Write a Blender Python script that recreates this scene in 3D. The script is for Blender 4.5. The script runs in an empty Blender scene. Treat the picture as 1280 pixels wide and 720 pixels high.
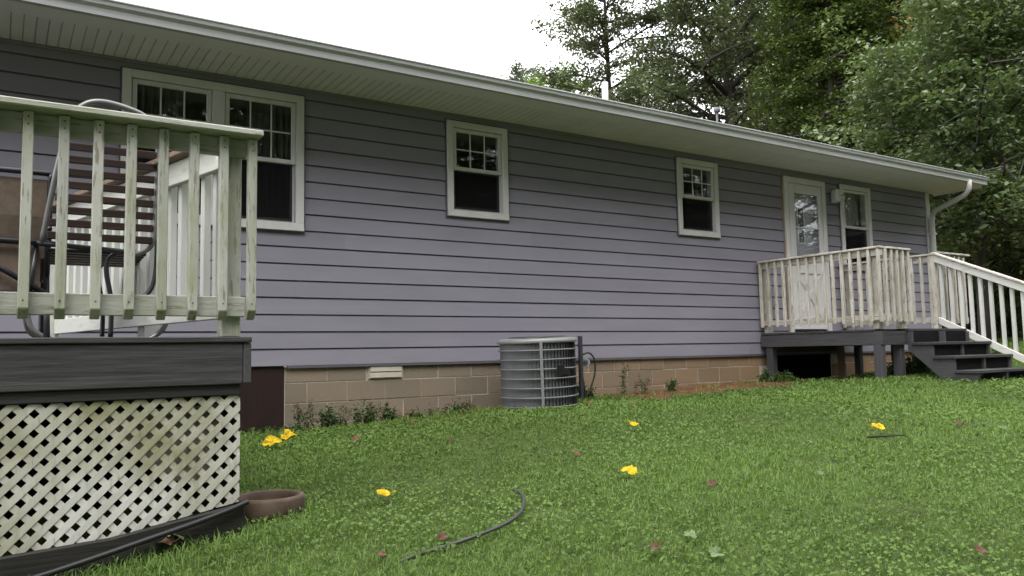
import bpy, bmesh, math, random
import numpy as np
from mathutils import Vector, Matrix, Euler
R = math.radians
random.seed(7); rng = np.random.default_rng(7)
scene = bpy.context.scene
C = scene.collection

# ---------------------------------------------------------------- camera
FPX, YAW, PITCH, ROLL, DIST = 991.45, 0.574449, 0.08271, -0.019485, 7.4825
fw = Vector((math.sin(YAW)*math.cos(PITCH), math.cos(YAW)*math.cos(PITCH), math.sin(PITCH)))
rt = Vector((math.cos(YAW), -math.sin(YAW), 0)); up = rt.cross(fw)
r2 = rt*math.cos(ROLL)+up*math.sin(ROLL); u2 = up*math.cos(ROLL)-rt*math.sin(ROLL)
cd = bpy.data.cameras.new('camera'); cam = bpy.data.objects.new('camera', cd); C.objects.link(cam)
m = Matrix((( r2.x,u2.x,-fw.x,0),(r2.y,u2.y,-fw.y,-DIST),(r2.z,u2.z,-fw.z,0),(0,0,0,1)))
cam.matrix_world = m
cd.sensor_width = 36; cd.lens = FPX/1280*36; cd.clip_end = 2000; cd.clip_start = 0.05
scene.camera = cam
scene.render.resolution_x, scene.render.resolution_y = 1024, 576

# ---------------------------------------------------------------- sky, sun, exposure
SUN_EL, SUN_AZ = R(58), R(215)          # azimuth measured from +Y clockwise: behind and left of the camera
w = bpy.data.worlds.new('World'); scene.world = w; w.use_nodes = True
nt = w.node_tree; nt.nodes.clear()
sky = nt.nodes.new('ShaderNodeTexSky'); sky.sky_type = 'NISHITA'; sky.sun_disc = False
sky.sun_elevation = SUN_EL; sky.sun_rotation = SUN_AZ; sky.dust_density = 4; sky.air_density = 1.5
hs = nt.nodes.new('ShaderNodeHueSaturation'); hs.inputs['Saturation'].default_value = .12
mx = nt.nodes.new('ShaderNodeMix'); mx.data_type = 'RGBA'; mx.inputs[0].default_value = .8
mx.inputs[7].default_value = (8.6, 8.75, 9.0, 1)       # the even cloud layer
bg = nt.nodes.new('ShaderNodeBackground'); bg.inputs[1].default_value = .15
wo = nt.nodes.new('ShaderNodeOutputWorld')
nt.links.new(sky.outputs[0], hs.inputs['Color']); nt.links.new(hs.outputs[0], mx.inputs[6])
nt.links.new(mx.outputs[2], bg.inputs[0]); nt.links.new(bg.outputs[0], wo.inputs[0])
sl = bpy.data.lights.new('sun', 'SUN'); sl.energy = .6; sl.angle = R(25); sl.color = (1, .97, .93)
so = bpy.data.objects.new('sun', sl); C.objects.link(so)
sd = Vector((math.sin(SUN_AZ)*math.cos(SUN_EL), math.cos(SUN_AZ)*math.cos(SUN_EL), math.sin(SUN_EL)))
so.rotation_euler = sd.to_track_quat('Z', 'Y').to_euler(); so.location = (0, -10, 20)
vs = scene.view_settings; vs.view_transform = 'Standard'; vs.look = 'None'; vs.exposure = 1.58; vs.gamma = 1
vs.use_curve_mapping = False

# ---------------------------------------------------------------- helpers
def ray(px, py):
    return fw + r2*((px-640)/FPX) - u2*((py-360)/FPX)
def on_y(px, py, Y):
    d = ray(px, py); t = (DIST+Y)/d.y; return Vector((t*d.x, Y, t*d.z))
def smooth01(t): t = min(1, max(0, t)); return t*t*(3-2*t)
def gz(x, y):
    """height of the ground"""
    xe = x if x < 24 else 24+12*math.tanh((x-24)/12)
    xe = xe if xe > -6 else -6+4*math.tanh((xe+6)/4)
    ye = max(y, -14)
    z = -.70+.030*xe
    z += .012*max(0, xe-12)
    z -= .036*max(0, -ye-2)
    z -= .055*smooth01((1.3-xe)/1.6)*smooth01((-ye-2.4)/1.6)*2
    if -8 < x < 13.6: z -= .06*math.exp(-((max(0, -y))/.55)**2)*(1 if y > -3 else 0)*(1-smooth01((x-5.2)/1.0)*(1-smooth01((x-8.6)/.6)))
    z += .012*math.sin(x*1.7+y*.6)+.010*math.sin(y*2.1-x*.8)
    return z
def on_ground(px, py):
    d = ray(px, py); z = -.7
    for i in range(60):
        t = z/d.z; x, y = t*d.x, t*d.y-DIST; z = .5*z+.5*gz(x, y)
    return Vector((x, y, gz(x, y)))

MATS = {}
def mat(name, build):
    if name in MATS: return MATS[name]
    mt = bpy.data.materials.new(name); mt.use_nodes = True
    n = mt.node_tree; n.nodes.clear()
    out = n.nodes.new('ShaderNodeOutputMaterial'); b = n.nodes.new('ShaderNodeBsdfPrincipled')
    n.links.new(b.outputs[0], out.inputs[0])
    build(n, b, out); MATS[name] = mt; return mt
def N(n, t, **kw):
    x = n.nodes.new(t)
    for k, v in kw.items():
        if k in x.inputs: x.inputs[k].default_value = v
        else: setattr(x, k, v)
    return x
def ramp(n, fac, stops):
    r = n.nodes.new('ShaderNodeValToRGB'); e = r.color_ramp.elements
    while len(e) < len(stops): e.new(.5)
    for i, (p, c) in enumerate(stops):
        e[i].position = p; e[i].color = (*c, 1) if len(c) == 3 else c
    n.links.new(fac, r.inputs[0]); return r.outputs[0]
def mixc(n, fac, a, b, mode='MIX'):
    x = n.nodes.new('ShaderNodeMix'); x.data_type = 'RGBA'; x.blend_type = mode
    for s, v in ((0, fac), (6, a), (7, b)):
        if isinstance(v, (int, float)): x.inputs[s].default_value = v
        elif isinstance(v, tuple): x.inputs[s].default_value = (*v, 1)
        else: n.links.new(v, x.inputs[s])
    return x.outputs[2]
def coords(n, kind='Object', scale=(1, 1, 1), world=False):
    if world:
        g = n.nodes.new('ShaderNodeNewGeometry'); src = g.outputs['Position']
    else:
        tc = n.nodes.new('ShaderNodeTexCoord'); src = tc.outputs[kind]
    mp = n.nodes.new('ShaderNodeMapping'); mp.inputs['Scale'].default_value = scale
    n.links.new(src, mp.inputs[0]); return mp.outputs[0]
def noise(n, co, scale, detail=4, rough=.55):
    t = N(n, 'ShaderNodeTexNoise', Scale=scale, Detail=detail, Roughness=rough)
    n.links.new(co, t.inputs['Vector']); return t.outputs[0]
def bump(n, b, h, strength, dist=.01):
    bp = N(n, 'ShaderNodeBump', Strength=strength, Distance=dist)
    n.links.new(h, bp.inputs['Height']); n.links.new(bp.outputs[0], b.inputs['Normal'])
def objrand(n): return n.nodes.new('ShaderNodeObjectInfo').outputs['Random']

def m_paint(name, col, col2, rough=.5, streak=(3, 3, .6), amt=.35, grain=.15, scale=3, spec=.35):
    def f(n, b, o):
        co = coords(n, world=True, scale=streak)
        a = noise(n, co, scale, 6)
        fac = ramp(n, a, [(.38, (0, 0, 0)), (.68, (amt,)*3)])
        c = mixc(n, fac, col, col2)
        rn = objrand(n)
        c = mixc(n, 1, c, ramp(n, rn, [(0, (.93,)*3), (1, (1.0,)*3)]), 'MULTIPLY')
        n.links.new(c, b.inputs['Base Color']); b.inputs['Roughness'].default_value = rough
        b.inputs['Specular IOR Level'].default_value = spec
        bump(n, b, noise(n, co, 30, 3), grain, .004)
    return mat(name, f)
def m_weathered(name, paint, wood, dirt, peel, green, axis='z', gs=2.3, g0=.42, g1=.72, ga=.75):
    """paint on old wood: peeled patches, algae, dark ends"""
    def f(n, b, o):
        wsc = {'z': (9, 9, 1.1), 'x': (1.1, 9, 9), 'y': (9, 1.1, 9)}[axis]
        co = coords(n, world=True, scale=wsc)
        co2 = coords(n, world=True)
        fine = noise(n, co, 7, 7, .65)
        c = mixc(n, ramp(n, fine, [(peel, (0, 0, 0)), (peel+.05, (1, 1, 1))]), paint, wood)
        gmask = noise(n, co2, gs, 5)
        c = mixc(n, ramp(n, gmask, [(g0, (0, 0, 0)), (g1, (ga,)*3)]), c, green)
        dm = noise(n, co, 3.1, 6, .6)
        c = mixc(n, ramp(n, dm, [(.56, (0, 0, 0)), (.78, (.6,)*3)]), c, dirt)
        c = mixc(n, 1, c, ramp(n, objrand(n), [(0, (.86, .87, .84)), (1, (1.04, 1.03, 1.0))]), 'MULTIPLY')
        n.links.new(c, b.inputs['Base Color']); b.inputs['Roughness'].default_value = .7
        b.inputs['Specular IOR Level'].default_value = .25
        bump(n, b, fine, .5, .006)
    return mat(name, f)
def m_darkwood(name, col, light, axis='x', rough=.55):
    def f(n, b, o):
        wsc = {'z': (14, 14, .6), 'x': (.6, 14, 14), 'y': (14, .6, 14)}[axis]
        co = coords(n, world=True, scale=wsc)
        a = noise(n, co, 4, 8, .7)
        c = mixc(n, ramp(n, a, [(.35, (0, 0, 0)), (.62, (.55,)*3), (.72, (1, 1, 1))]), col, light)
        c = mixc(n, 1, c, ramp(n, objrand(n), [(0, (.85,)*3), (1, (1.1,)*3)]), 'MULTIPLY')
        n.links.new(c, b.inputs['Base Color']); b.inputs['Roughness'].default_value = rough
        b.inputs['Specular IOR Level'].default_value = .3
        bump(n, b, a, .6, .006)
    return mat(name, f)
def m_plain(name, col, rough=.6, spec=.3, metal=0, var=.12, scale=8, bumpy=.0):
    def f(n, b, o):
        a = noise(n, coords(n), scale, 5)
        lo = tuple(max(0, k*(1-var)) for k in col); hi = tuple(k*(1+var) for k in col)
        n.links.new(ramp(n, a, [(.3, lo), (.7, hi)]), b.inputs['Base Color'])
        b.inputs['Roughness'].default_value = rough; b.inputs['Metallic'].default_value = metal
        b.inputs['Specular IOR Level'].default_value = spec
        if bumpy: bump(n, b, a, bumpy, .01)
    return mat(name, f)

SIDING = m_paint('siding_paint', (.208, .196, .232), (.170, .160, .190), .52, (.5, 3, 2.2), .6, .05, 2)
WHITE = m_paint('white_vinyl', (.54, .53, .52), (.42, .41, .38), .45, (3, 3, .5), .55, .05, 2)
SOFFIT = m_paint('soffit_white', (.70, .695, .70), (.62, .615, .61), .5, (.6, 3, 3), .5, .04, 2)
GUTTER = m_paint('gutter_white', (.43, .43, .44), (.32, .32, .32), .38, (.5, 3, 6), .6, .04, 2, .45)
RAIL_Z = m_weathered('deck_rail_upright', (.375, .375, .35), (.20, .185, .15), (.07, .07, .045), .56, (.26, .275, .18), 'z', 2.8, .38, .66, .85)
RAIL_X = m_weathered('deck_rail_level', (.385, .382, .355), (.24, .225, .18), (.10, .10, .07), .58, (.27, .285, .20), 'x')
RAIL_Y = m_weathered('deck_rail_side', (.52, .51, .50), (.34, .30, .25), (.25, .24, .19), .68, (.5, .52, .44), 'y')
PALE_Z = m_weathered('side_baluster_paint', (.52, .515, .51), (.36, .32, .27), (.25, .24, .19), .68, (.52, .54, .47))
PORCH_Z = m_weathered('porch_rail_upright', (.48, .455, .425), (.28, .215, .16), (.13, .10, .07), .55, (.31, .285, .22))
PORCH_X = m_weathered('porch_rail_level', (.50, .47, .435), (.26, .20, .15), (.13, .10, .07), .53, (.28, .26, .20), 'x')
PORCH_Y = m_weathered('porch_rail_side', (.50, .47, .435), (.26, .20, .15), (.13, .10, .07), .53, (.28, .26, .20), 'y')
LATT = m_weathered('lattice_paint', (.50, .49, .46), (.30, .28, .22), (.12, .115, .06), .63, (.19, .185, .085), 'z', 1.5, .40, .60, .85)
GREY_X = m_darkwood('grey_deck_paint', (.022, .021, .022), (.085, .082, .084), 'x')
GREY_Y = m_darkwood('grey_deck_paint_side', (.042, .040, .043), (.085, .082, .086), 'y')
GREY_Z = m_darkwood('grey_deck_paint_upright', (.042, .040, .043), (.080, .077, .08), 'z')
SKIRT = m_darkwood('wet_dark_board', (.012, .011, .009), (.03, .028, .023), 'x', .6)
BAREW = m_darkwood('bare_brown_wood', (.16, .11, .075), (.25, .19, .14), 'x', .8)
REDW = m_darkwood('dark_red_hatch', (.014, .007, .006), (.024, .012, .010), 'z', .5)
DARK = m_plain('dark_room', (.06, .055, .05), .9, .1)
def f_mortar(n, b, o):
    a = noise(n, coords(n, world=True), 14, 4)
    n.links.new(ramp(n, a, [(.3, (.28, .24, .19)), (.7, (.42, .37, .30))]), b.inputs['Base Color']); b.inputs['Roughness'].default_value = .95
MORTAR = mat('mortar', f_mortar)
def f_block(n, b, o):
    co = coords(n, world=True)
    a = noise(n, co, 60, 4, .7); g = noise(n, coords(n, world=True, scale=(.35, 1, .8)), 1.6, 3)
    base = ramp(n, g, [(.30, (.17, .142, .110)), (.55, (.205, .168, .128)), (.75, (.235, .18, .122))])
    c = mixc(n, 1, base, ramp(n, a, [(.3, (.82,)*3), (.7, (1.1,)*3)]), 'MULTIPLY')
    c = mixc(n, 1, c, ramp(n, objrand(n), [(0, (.88, .89, .9)), (1, (1.08, 1.05, 1.0))]), 'MULTIPLY')
    sx = N(n, 'ShaderNodeSeparateXYZ'); n.links.new(co, sx.inputs[0])
    mp = N(n, 'ShaderNodeMapRange'); n.links.new(sx.outputs['X'], mp.inputs[0])
    mp.inputs[1].default_value = 4.5; mp.inputs[2].default_value = 8.0
    # clay splashed on the right stretch of the foundation
    cl = mixc(n, mp.outputs[0], (1, 1, 1), (1.06, .92, .76)); c = mixc(n, 1, c, cl, 'MULTIPLY')
    n.links.new(c, b.inputs['Base Color']); b.inputs['Roughness'].default_value = .95; b.inputs['Specular IOR Level'].default_value = .15
    bump(n, b, a, .5, .006)
BLOCK = mat('concrete_block', f_block)
def f_glass(n, b, o):
    n.nodes.remove(b)
    t = N(n, 'ShaderNodeBsdfTransparent'); t.inputs[0].default_value = (.93, .94, .94, 1)
    g = N(n, 'ShaderNodeBsdfGlossy'); g.inputs['Roughness'].default_value = .015; g.inputs[0].default_value = (1, 1, 1, 1)
    fr = N(n, 'ShaderNodeFresnel'); ge = N(n, 'ShaderNodeNewGeometry')
    mr = N(n, 'ShaderNodeMapRange'); mr.inputs[3].default_value = 1.5; mr.inputs[4].default_value = 1/1.5    # the same index seen from either face of the pane
    n.links.new(ge.outputs['Backfacing'], mr.inputs[0]); n.links.new(mr.outputs[0], fr.inputs[0])
    ms = N(n, 'ShaderNodeMixShader')
    n.links.new(fr.outputs[0], ms.inputs[0]); n.links.new(t.outputs[0], ms.inputs[1]); n.links.new(g.outputs[0], ms.inputs[2])
    n.links.new(ms.outputs[0], o.inputs[0])
GLASS = mat('window_glass', f_glass)
def f_screen(n, b, o):
    t = N(n, 'ShaderNodeBsdfTransparent'); ms = N(n, 'ShaderNodeMixShader'); ms.inputs[0].default_value = .55
    b.inputs['Base Color'].default_value = (.012, .012, .013, 1); b.inputs['Roughness'].default_value = .9; b.inputs['Specular IOR Level'].default_value = .05
    n.links.new(t.outputs[0], ms.inputs[1]); n.links.new(b.outputs[0], ms.inputs[2]); n.links.new(ms.outputs[0], o.inputs[0])
SCREEN = mat('insect_screen', f_screen)

class MB:
    def __init__(s): s.v = []; s.f = []
    def add(s, vs, fs):
        k = len(s.v); s.v += [tuple(p) for p in vs]; s.f += [tuple(i+k for i in f) for f in fs]; return s
    def box(s, a, b):
        x0, y0, z0 = a; x1, y1, z1 = b
        return s.add([(x0,y0,z0),(x1,y0,z0),(x1,y1,z0),(x0,y1,z0),(x0,y0,z1),(x1,y0,z1),(x1,y1,z1),(x0,y1,z1)],
              [(0,3,2,1),(4,5,6,7),(0,1,5,4),(1,2,6,5),(2,3,7,6),(3,0,4,7)])
    def hexa(s, q): # 8 points, same order as box
        return s.add(q, [(0,3,2,1),(4,5,6,7),(0,1,5,4),(1,2,6,5),(2,3,7,6),(3,0,4,7)])
    def prism(s, poly, axis, a, b):
        """poly: list of 2d points, extruded along axis from a to b"""
        def P(u, v, w): return {'x': (w, u, v), 'y': (u, w, v), 'z': (u, v, w)}[axis]
        n = len(poly)
        return s.add([P(u, v, a) for u, v in poly]+[P(u, v, b) for u, v in poly],
              [tuple(range(n))[::-1], tuple(range(n, 2*n))]+[(i, (i+1) % n, n+(i+1) % n, n+i) for i in range(n)])
    def tube(s, pts, r, n=8, caps=True):
        pts = [Vector(p) for p in pts]; k0 = len(s.v)
        rr = r if isinstance(r, (list, tuple)) else [r]*len(pts)
        prev = None
        for i, p in enumerate(pts):
            t = (pts[min(i+1, len(pts)-1)]-pts[max(i-1, 0)]).normalized()
            if prev is None:
                a = Vector((0, 0, 1)) if abs(t.z) < .9 else Vector((1, 0, 0)); u = t.cross(a).normalized()
            else:
                u = (prev-t*prev.dot(t)); u = u.normalized() if u.length > 1e-6 else t.orthogonal().normalized()
            prev = u; vv = t.cross(u)
            for k in range(n):
                a = 2*math.pi*k/n; s.v.append(tuple(p+(u*math.cos(a)+vv*math.sin(a))*rr[i]))
        for i in range(len(pts)-1):
            for k in range(n):
                a, b = k0+i*n+k, k0+i*n+(k+1) % n; s.f.append((a, b, b+n, a+n))
        if caps:
            s.f.append(tuple(k0+k for k in range(n))[::-1]); s.f.append(tuple(k0+(len(pts)-1)*n+k for k in range(n)))
        return s
    def lathe(s, prof, c, n=32):
        k0 = len(s.v)
        for r, z in prof:
            for k in range(n):
                a = 2*math.pi*k/n; s.v.append((c[0]+r*math.cos(a), c[1]+r*math.sin(a), c[2]+z))
        for i in range(len(prof)-1):
            for k in range(n):
                a, b = k0+i*n+k, k0+i*n+(k+1) % n; s.f.append((a, b, b+n, a+n))
        return s
    def build(s, name, mt, parent=None, smooth=False, bevel=0):
        me = bpy.data.meshes.new(name); me.from_pydata(s.v, [], s.f); me.update()
        me.materials.append(mt)
        if smooth:
            for p in me.polygons: p.use_smooth = True
        o = bpy.data.objects.new(name, me); C.objects.link(o)
        if parent is not None: o.parent = parent; o.matrix_parent_inverse = PINV.get(parent.name, Matrix())
        if bevel:
            md = o.modifiers.new('bevel', 'BEVEL'); md.width = bevel; md.segments = 1; md.limit_method = 'ANGLE'
        return o
PINV = {}
def thing(name, label, cat, loc=(0, 0, 0), group=None):
    o = bpy.data.objects.new(name, None); C.objects.link(o); o.location = loc; o.empty_display_size = .2
    o['label'] = label; o['category'] = cat
    if group: o['group'] = group
    PINV[o.name] = Matrix.Translation(-Vector(loc))   # parts are written in world coordinates
    return o
def tag(o, label=None, cat=None, group=None, kind=None):
    for k, v in (('label', label), ('category', cat), ('group', group), ('kind', kind)):
        if v: o[k] = v
    return o
def box(name, a, b, mt, parent, bevel=.003): return MB().box(a, b).build(name, mt, parent, bevel=bevel)
def inst(src, name, loc, parent, rz=0):
    o = bpy.data.objects.new(name, src.data); C.objects.link(o); o.location = loc; o.rotation_euler.z = rz
    o.parent = parent; o.matrix_parent_inverse = PINV.get(parent.name, Matrix())
    for md in src.modifiers:
        q = o.modifiers.new(md.name, md.type)
        if md.type == 'BEVEL': q.width = md.width; q.segments = 1; q.limit_method = 'ANGLE'
    return o

# ================================================================ ground
def f_ground(n, b, o):
    co = coords(n, world=True)
    a = noise(n, co, 6, 6); c0 = noise(n, co, .7, 4)
    grass = ramp(n, a, [(.3, (.030, .040, .013)), (.7, (.065, .092, .026))])
    soil = ramp(n, a, [(.3, (.075, .038, .02)), (.7, (.16, .085, .045))])
    sx = N(n, 'ShaderNodeSeparateXYZ'); n.links.new(co, sx.inputs[0])
    # a bare strip of earth along the foundation
    ad = N(n, 'ShaderNodeMath', operation='MULTIPLY_ADD'); n.links.new(c0, ad.inputs[0]); ad.inputs[1].default_value = 1.9; n.links.new(sx.outputs['Y'], ad.inputs[2])
    msk = ramp(n, ad.outputs[0], [(.0, (0, 0, 0)), (.18, (1, 1, 1))])
    n.links.new(mixc(n, msk, grass, soil), b.inputs['Base Color']); b.inputs['Roughness'].default_value = .95; b.inputs['Specular IOR Level'].default_value = .1
    bump(n, b, noise(n, co, 25, 5), .8, .03)
GROUND = mat('lawn_soil', f_ground)
def axis(dense0, dense1, step, far):
    a = list(np.arange(dense0, dense1, step)); s = step; x = dense1; hi = []
    while x < far: hi.append(x); s *= 1.35; x += s
    s = step; x = dense0-step; lo = []
    while x > -far: lo.append(x); s *= 1.35; x -= s
    return lo[::-1]+a+hi+[far]
gx = axis(-4, 24, .2, 400); gy = axis(-9, 4, .2, 400)
V = [(x, y, gz(x, y)) for y in gy for x in gx]; nx = len(gx)
F = [(j*nx+i, j*nx+i+1, (j+1)*nx+i+1, (j+1)*nx+i) for j in range(len(gy)-1) for i in range(nx-1)]
g = MB(); g.v = V; g.f = F; g = g.build('ground', GROUND, smooth=True); tag(g, 'mown green lawn and soil around the house', 'ground', kind='structure')

# ================================================================ house
HX0, HX1, HD = -4.0, 13.39, 8.0
ZS = -.085; EXP = .163; ZT = 2.66
WINS = [('W1', .837, 2.447, 1.215, 2.552), ('W2', 4.03, 4.807, 1.497, 2.556), ('W3', 7.466, 8.233, 1.515, 2.552), ('W4', 10.96, 11.75, 1.20, 2.547)]
DOOR = (9.615, 10.58, .225, 2.53)
OPEN = [(a+.03, b-.03, c+.03, d-.03) for _, a, b, c, d in WINS]+[(DOOR[0]+.03, DOOR[1]-.03, DOOR[2], DOOR[3]-.03)]
house = thing('house', 'long single storey house with lavender grey lap siding and white eaves', 'house', (4.7, 4, -.65))
def zfree(x0, x1, z0, z1):
    iv = [(z0, z1)]; xm = (x0+x1)/2
    for a, b, c, d in OPEN:
        if a < xm < b:
            nv = []
            for p, q in iv:
                if d <= p or c >= q: nv.append((p, q)); continue
                if c > p: nv.append((p, c))
                if d < q: nv.append((d, q))
            iv = nv
    return iv
# sheathing with real openings, shell of the rooms behind
mb = MB(); xb = sorted({HX0, HX1}|{v for o in OPEN for v in o[:2]})
for a, b in zip(xb, xb[1:]):
    for p, q in zfree(a, b, ZS+.01, ZT): mb.box((a, .024, p), (b, .12, q))
wall = mb.build('wall', m_plain('sheathing', (.10, .095, .11), .8), house)
mb = MB().box((HX0, HD-.1, ZS), (HX1, HD, ZT)).box((HX0-.1, .02, ZS), (HX0, HD, ZT)).box((HX1, .024, ZS), (HX1+.09, HD, ZT+.02))
mb.build('outer_wall', SIDING, house)
mb = MB().box((HX0, .12, .12), (HX1, HD-.1, .20)).box((HX0, .12, 2.58), (HX1, HD-.1, 2.63)).box((HX0, 3.2, .2), (HX1, 3.3, 2.58))
for x in (3.1, 6.2, 9.2, 10.75): mb.box((x, .12, .2), (x+.1, 3.2, 2.58))
mb.build('interior', m_plain('interior_paint', (.20, .19, .17), .9), house)
# lap siding, plank by plank
ncourse = int(math.ceil((2.645-ZS)/EXP)); rs = random.Random(3)
for k in range(ncourse):
    z0 = ZS+k*EXP; z1 = min(z0+EXP, 2.646)
    xs = [HX0]; x = HX0+rs.uniform(1.2, 3.6)
    while x < HX1-1: xs.append(x); x += 3.66
    xs.append(HX1)
    for a, b in zip(xs, xs[1:]):
        brk = sorted({a, b}|{v for o in OPEN for v in o[:2] if a < v < b}); mb = MB(); ok = False
        for p, q in zip(brk, brk[1:]):
            fr = zfree(p, q, z0+.014, z1)
            if not [1 for u, v in fr if v-u >= .004] and ok:
                mb.build('plank', SIDING, wall); mb = MB(); ok = False
            for u, v in fr:
                if v-u < .004: continue
                yf = lambda z: .012*(z-z0)/EXP
                dy = .0015*((int(a*10)+k) % 2)
                mb.hexa([(p, yf(u)-dy, u), (q, yf(u)-dy, u), (q, .0235, u), (p, .0235, u), (p, yf(v)-dy, v), (q, yf(v)-dy, v), (q, .0235, v), (p, .0235, v)]); ok = True
        if ok: mb.build('plank', SIDING, wall)
# starter strip under the lowest course
box('starter_strip', (2.3, .004, ZS-.012), (HX1, .03, ZS+.012), m_plain('starter', (.09, .085, .095), .6), wall, 0)
# corner trim
box('corner_trim', (HX1-.004, -.012, ZS), (HX1+.11, .02, 2.63), WHITE, house)
# ---- soffit, fascia, gutter, roof
sof = MB().box((HX0-.3, -.82, 2.655), (HX1+.3, .03, 2.67)).build('soffit', SOFFIT, house)
box('soffit_edge', (HX0-.3, -.835, 2.636), (HX1+.27, -.60, 2.652), SOFFIT, sof)
src = None; x = HX0-.3
while x < HX1+.25:
    if src is None: src = MB().box((0, -.597, 2.640), (.079, .022, 2.652)).build('soffit_board', SOFFIT, sof, bevel=.004); src.location.x = x
    else: inst(src, 'soffit_board', (x, 0, 0), sof)
    x += .0845
box('frieze_trim', (HX0, -.012, 2.612), (HX1, .0, 2.6395), SIDING, house)
box('fascia', (HX0-.3, -.837, 2.64), (HX1+.27, -.818, 2.80), GUTTER, house)
box('rake_board', (HX1+.252, -.81, 2.60), (HX1+.272, -.0, 2.654), SOFFIT, house)
prof = [(-.842, 2.632), (-.893, 2.632), (-.897, 2.66), (-.902, 2.685), (-.926, 2.708), (-.934, 2.740), (-.942, 2.743), (-.942, 2.753), (-.923, 2.753), (-.923, 2.742), (-.917, 2.712), (-.894, 2.69), (-.889, 2.66), (-.886, 2.640), (-.842, 2.640)]
gt = MB().prism(prof, 'x', HX0-.3, HX1+.28).build('gutter', GUTTER, house)
MB().prism([(-.842, 2.633), (-.893, 2.633), (-.897, 2.66), (-.902, 2.685), (-.926, 2.708), (-.934, 2.748), (-.842, 2.748)], 'x', HX1+.2815, HX1+.287).build('end_cap', GUTTER, gt)
for xx in np.arange(HX0+.2, HX1, .9): MB().box((xx, -.93, 2.729), (xx+.02, -.842, 2.7345)).build('hanger', GUTTER, gt)
sp = .24; RY = HD/2; rz = lambda y: 2.765+sp*(y+.90)
def f_shingle(n, b, o):
    br = N(n, 'ShaderNodeTexBrick', Scale=4.0); br.inputs['Color1'].default_value = (.06, .058, .055, 1); br.inputs['Color2'].default_value = (.09, .086, .08, 1); br.inputs['Mortar'].default_value = (.02, .02, .02, 1)
    n.links.new(coords(n, world=True), br.inputs[0]); n.links.new(br.outputs[0], b.inputs['Base Color']); b.inputs['Roughness'].default_value = .95
SHING = mat('shingles', f_shingle)
mb = MB().prism([(-.90, rz(-.90)), (RY, rz(RY)), (HD+.9, rz(-.90)), (HD+.9, rz(-.90)-.03), (RY, rz(RY)-.03), (-.90, rz(-.90)-.03)], 'x', HX0-.3, HX1+.28)
roof = mb.build('roof', SHING, house)
MB().prism([(0.02, 2.67), (RY, rz(RY)-.04), (HD, 2.67)], 'x', HX1-.05, HX1+.09).build('gable', SIDING, house)
# plumbing vent on the roof
def roof_at(px, Y): p = on_y(px, 120, Y); return p.x
p = on_y(756, 103, 2.3)
mb = MB().tube([(p.x, 2.3, rz(2.3)-.02), (p.x, 2.3, p.z)], .052, 14); mb.lathe([(.14, 0), (.10, .05), (.056, .12)], (p.x, 2.3, rz(2.3)), 14)
mb.build('vent_pipe', WHITE, roof, smooth=True)
p = on_y(896, 138, 1.9); zr = rz(1.9)
MB().tube([(p.x, 1.9, zr-.02), (p.x, 1.9, p.z)], .018, 8).lathe([(.0, .05), (.05, .045), (.065, .0), (.045, -.04), (0, -.045)], (p.x, 1.9, p.z), 12).build('vent_cap', m_plain('grey_vent', (.13, .13, .14), .6), roof, smooth=True)
p = on_y(1047, 184, -.86)
MB().tube([(p.x, -.87, 2.74), (p.x, -.87, p.z+.005)], .022, 8).build('gutter_stub', GUTTER, gt)

# ---- windows
CURT = m_plain('grey_curtain', (.10, .10, .095), .9, .1)
def unit(x0, x1, z0, z1, zm, par, grid, cas=.075):
    """one double hung unit: opening x0..x1, z0..z1 inside the casing"""
    s = .042
    # upper sash sits outside the lower one
    def sash(a, b, c, d, y0, y1, nm, st=s, sb=s):
        mb = MB().box((a, y0, c), (a+st, y1, d)).box((b-st, y0, c), (b, y1, d)).box((a+st, y0, d-st), (b-st, y1, d)).box((a+st, y0, c), (b-st, y1, c+sb))
        o = mb.build(nm, WHITE, par, bevel=.004); return o
    sash(x0+.004, x1-.004, zm-.020, z1-.004, -.012, .018, 'upper_sash')
    MB().box((x0+s, .004, zm), (x1-s, .008, z1-s)).build('pane', GLASS, par)
    sash(x0+.004, x1-.004, z0+.004, zm+.012, .022, .050, 'lower_sash')
    MB().box((x0+s, .036, z0+s), (x1-s, .040, zm-.01)).build('pane', GLASS, par)
    MB().box((x0+.02, .014, z0+.02), (x1-.03, .0155, zm-.022)).build('insect_screen', SCREEN, par)
    if grid:
        w0, w1, h0, h1 = x0+s, x1-s, zm+.018, z1-s
        for i in (1, 2):
            x = w0+(w1-w0)*i/3; box('muntin', (x-.0065, -.002, h0), (x+.0065, .0035, h1), WHITE, par, 0)
        zc = (h0+h1)/2
        for i in range(3):
            xa, xb_ = w0+(w1-w0)*i/3+.0065*(i > 0), w0+(w1-w0)*(i+1)/3-.0065*(i < 2)
            box('muntin', (xa, -.001, zc-.0065), (xb_, .0035, zc+.0065), WHITE, par, 0)
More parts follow.
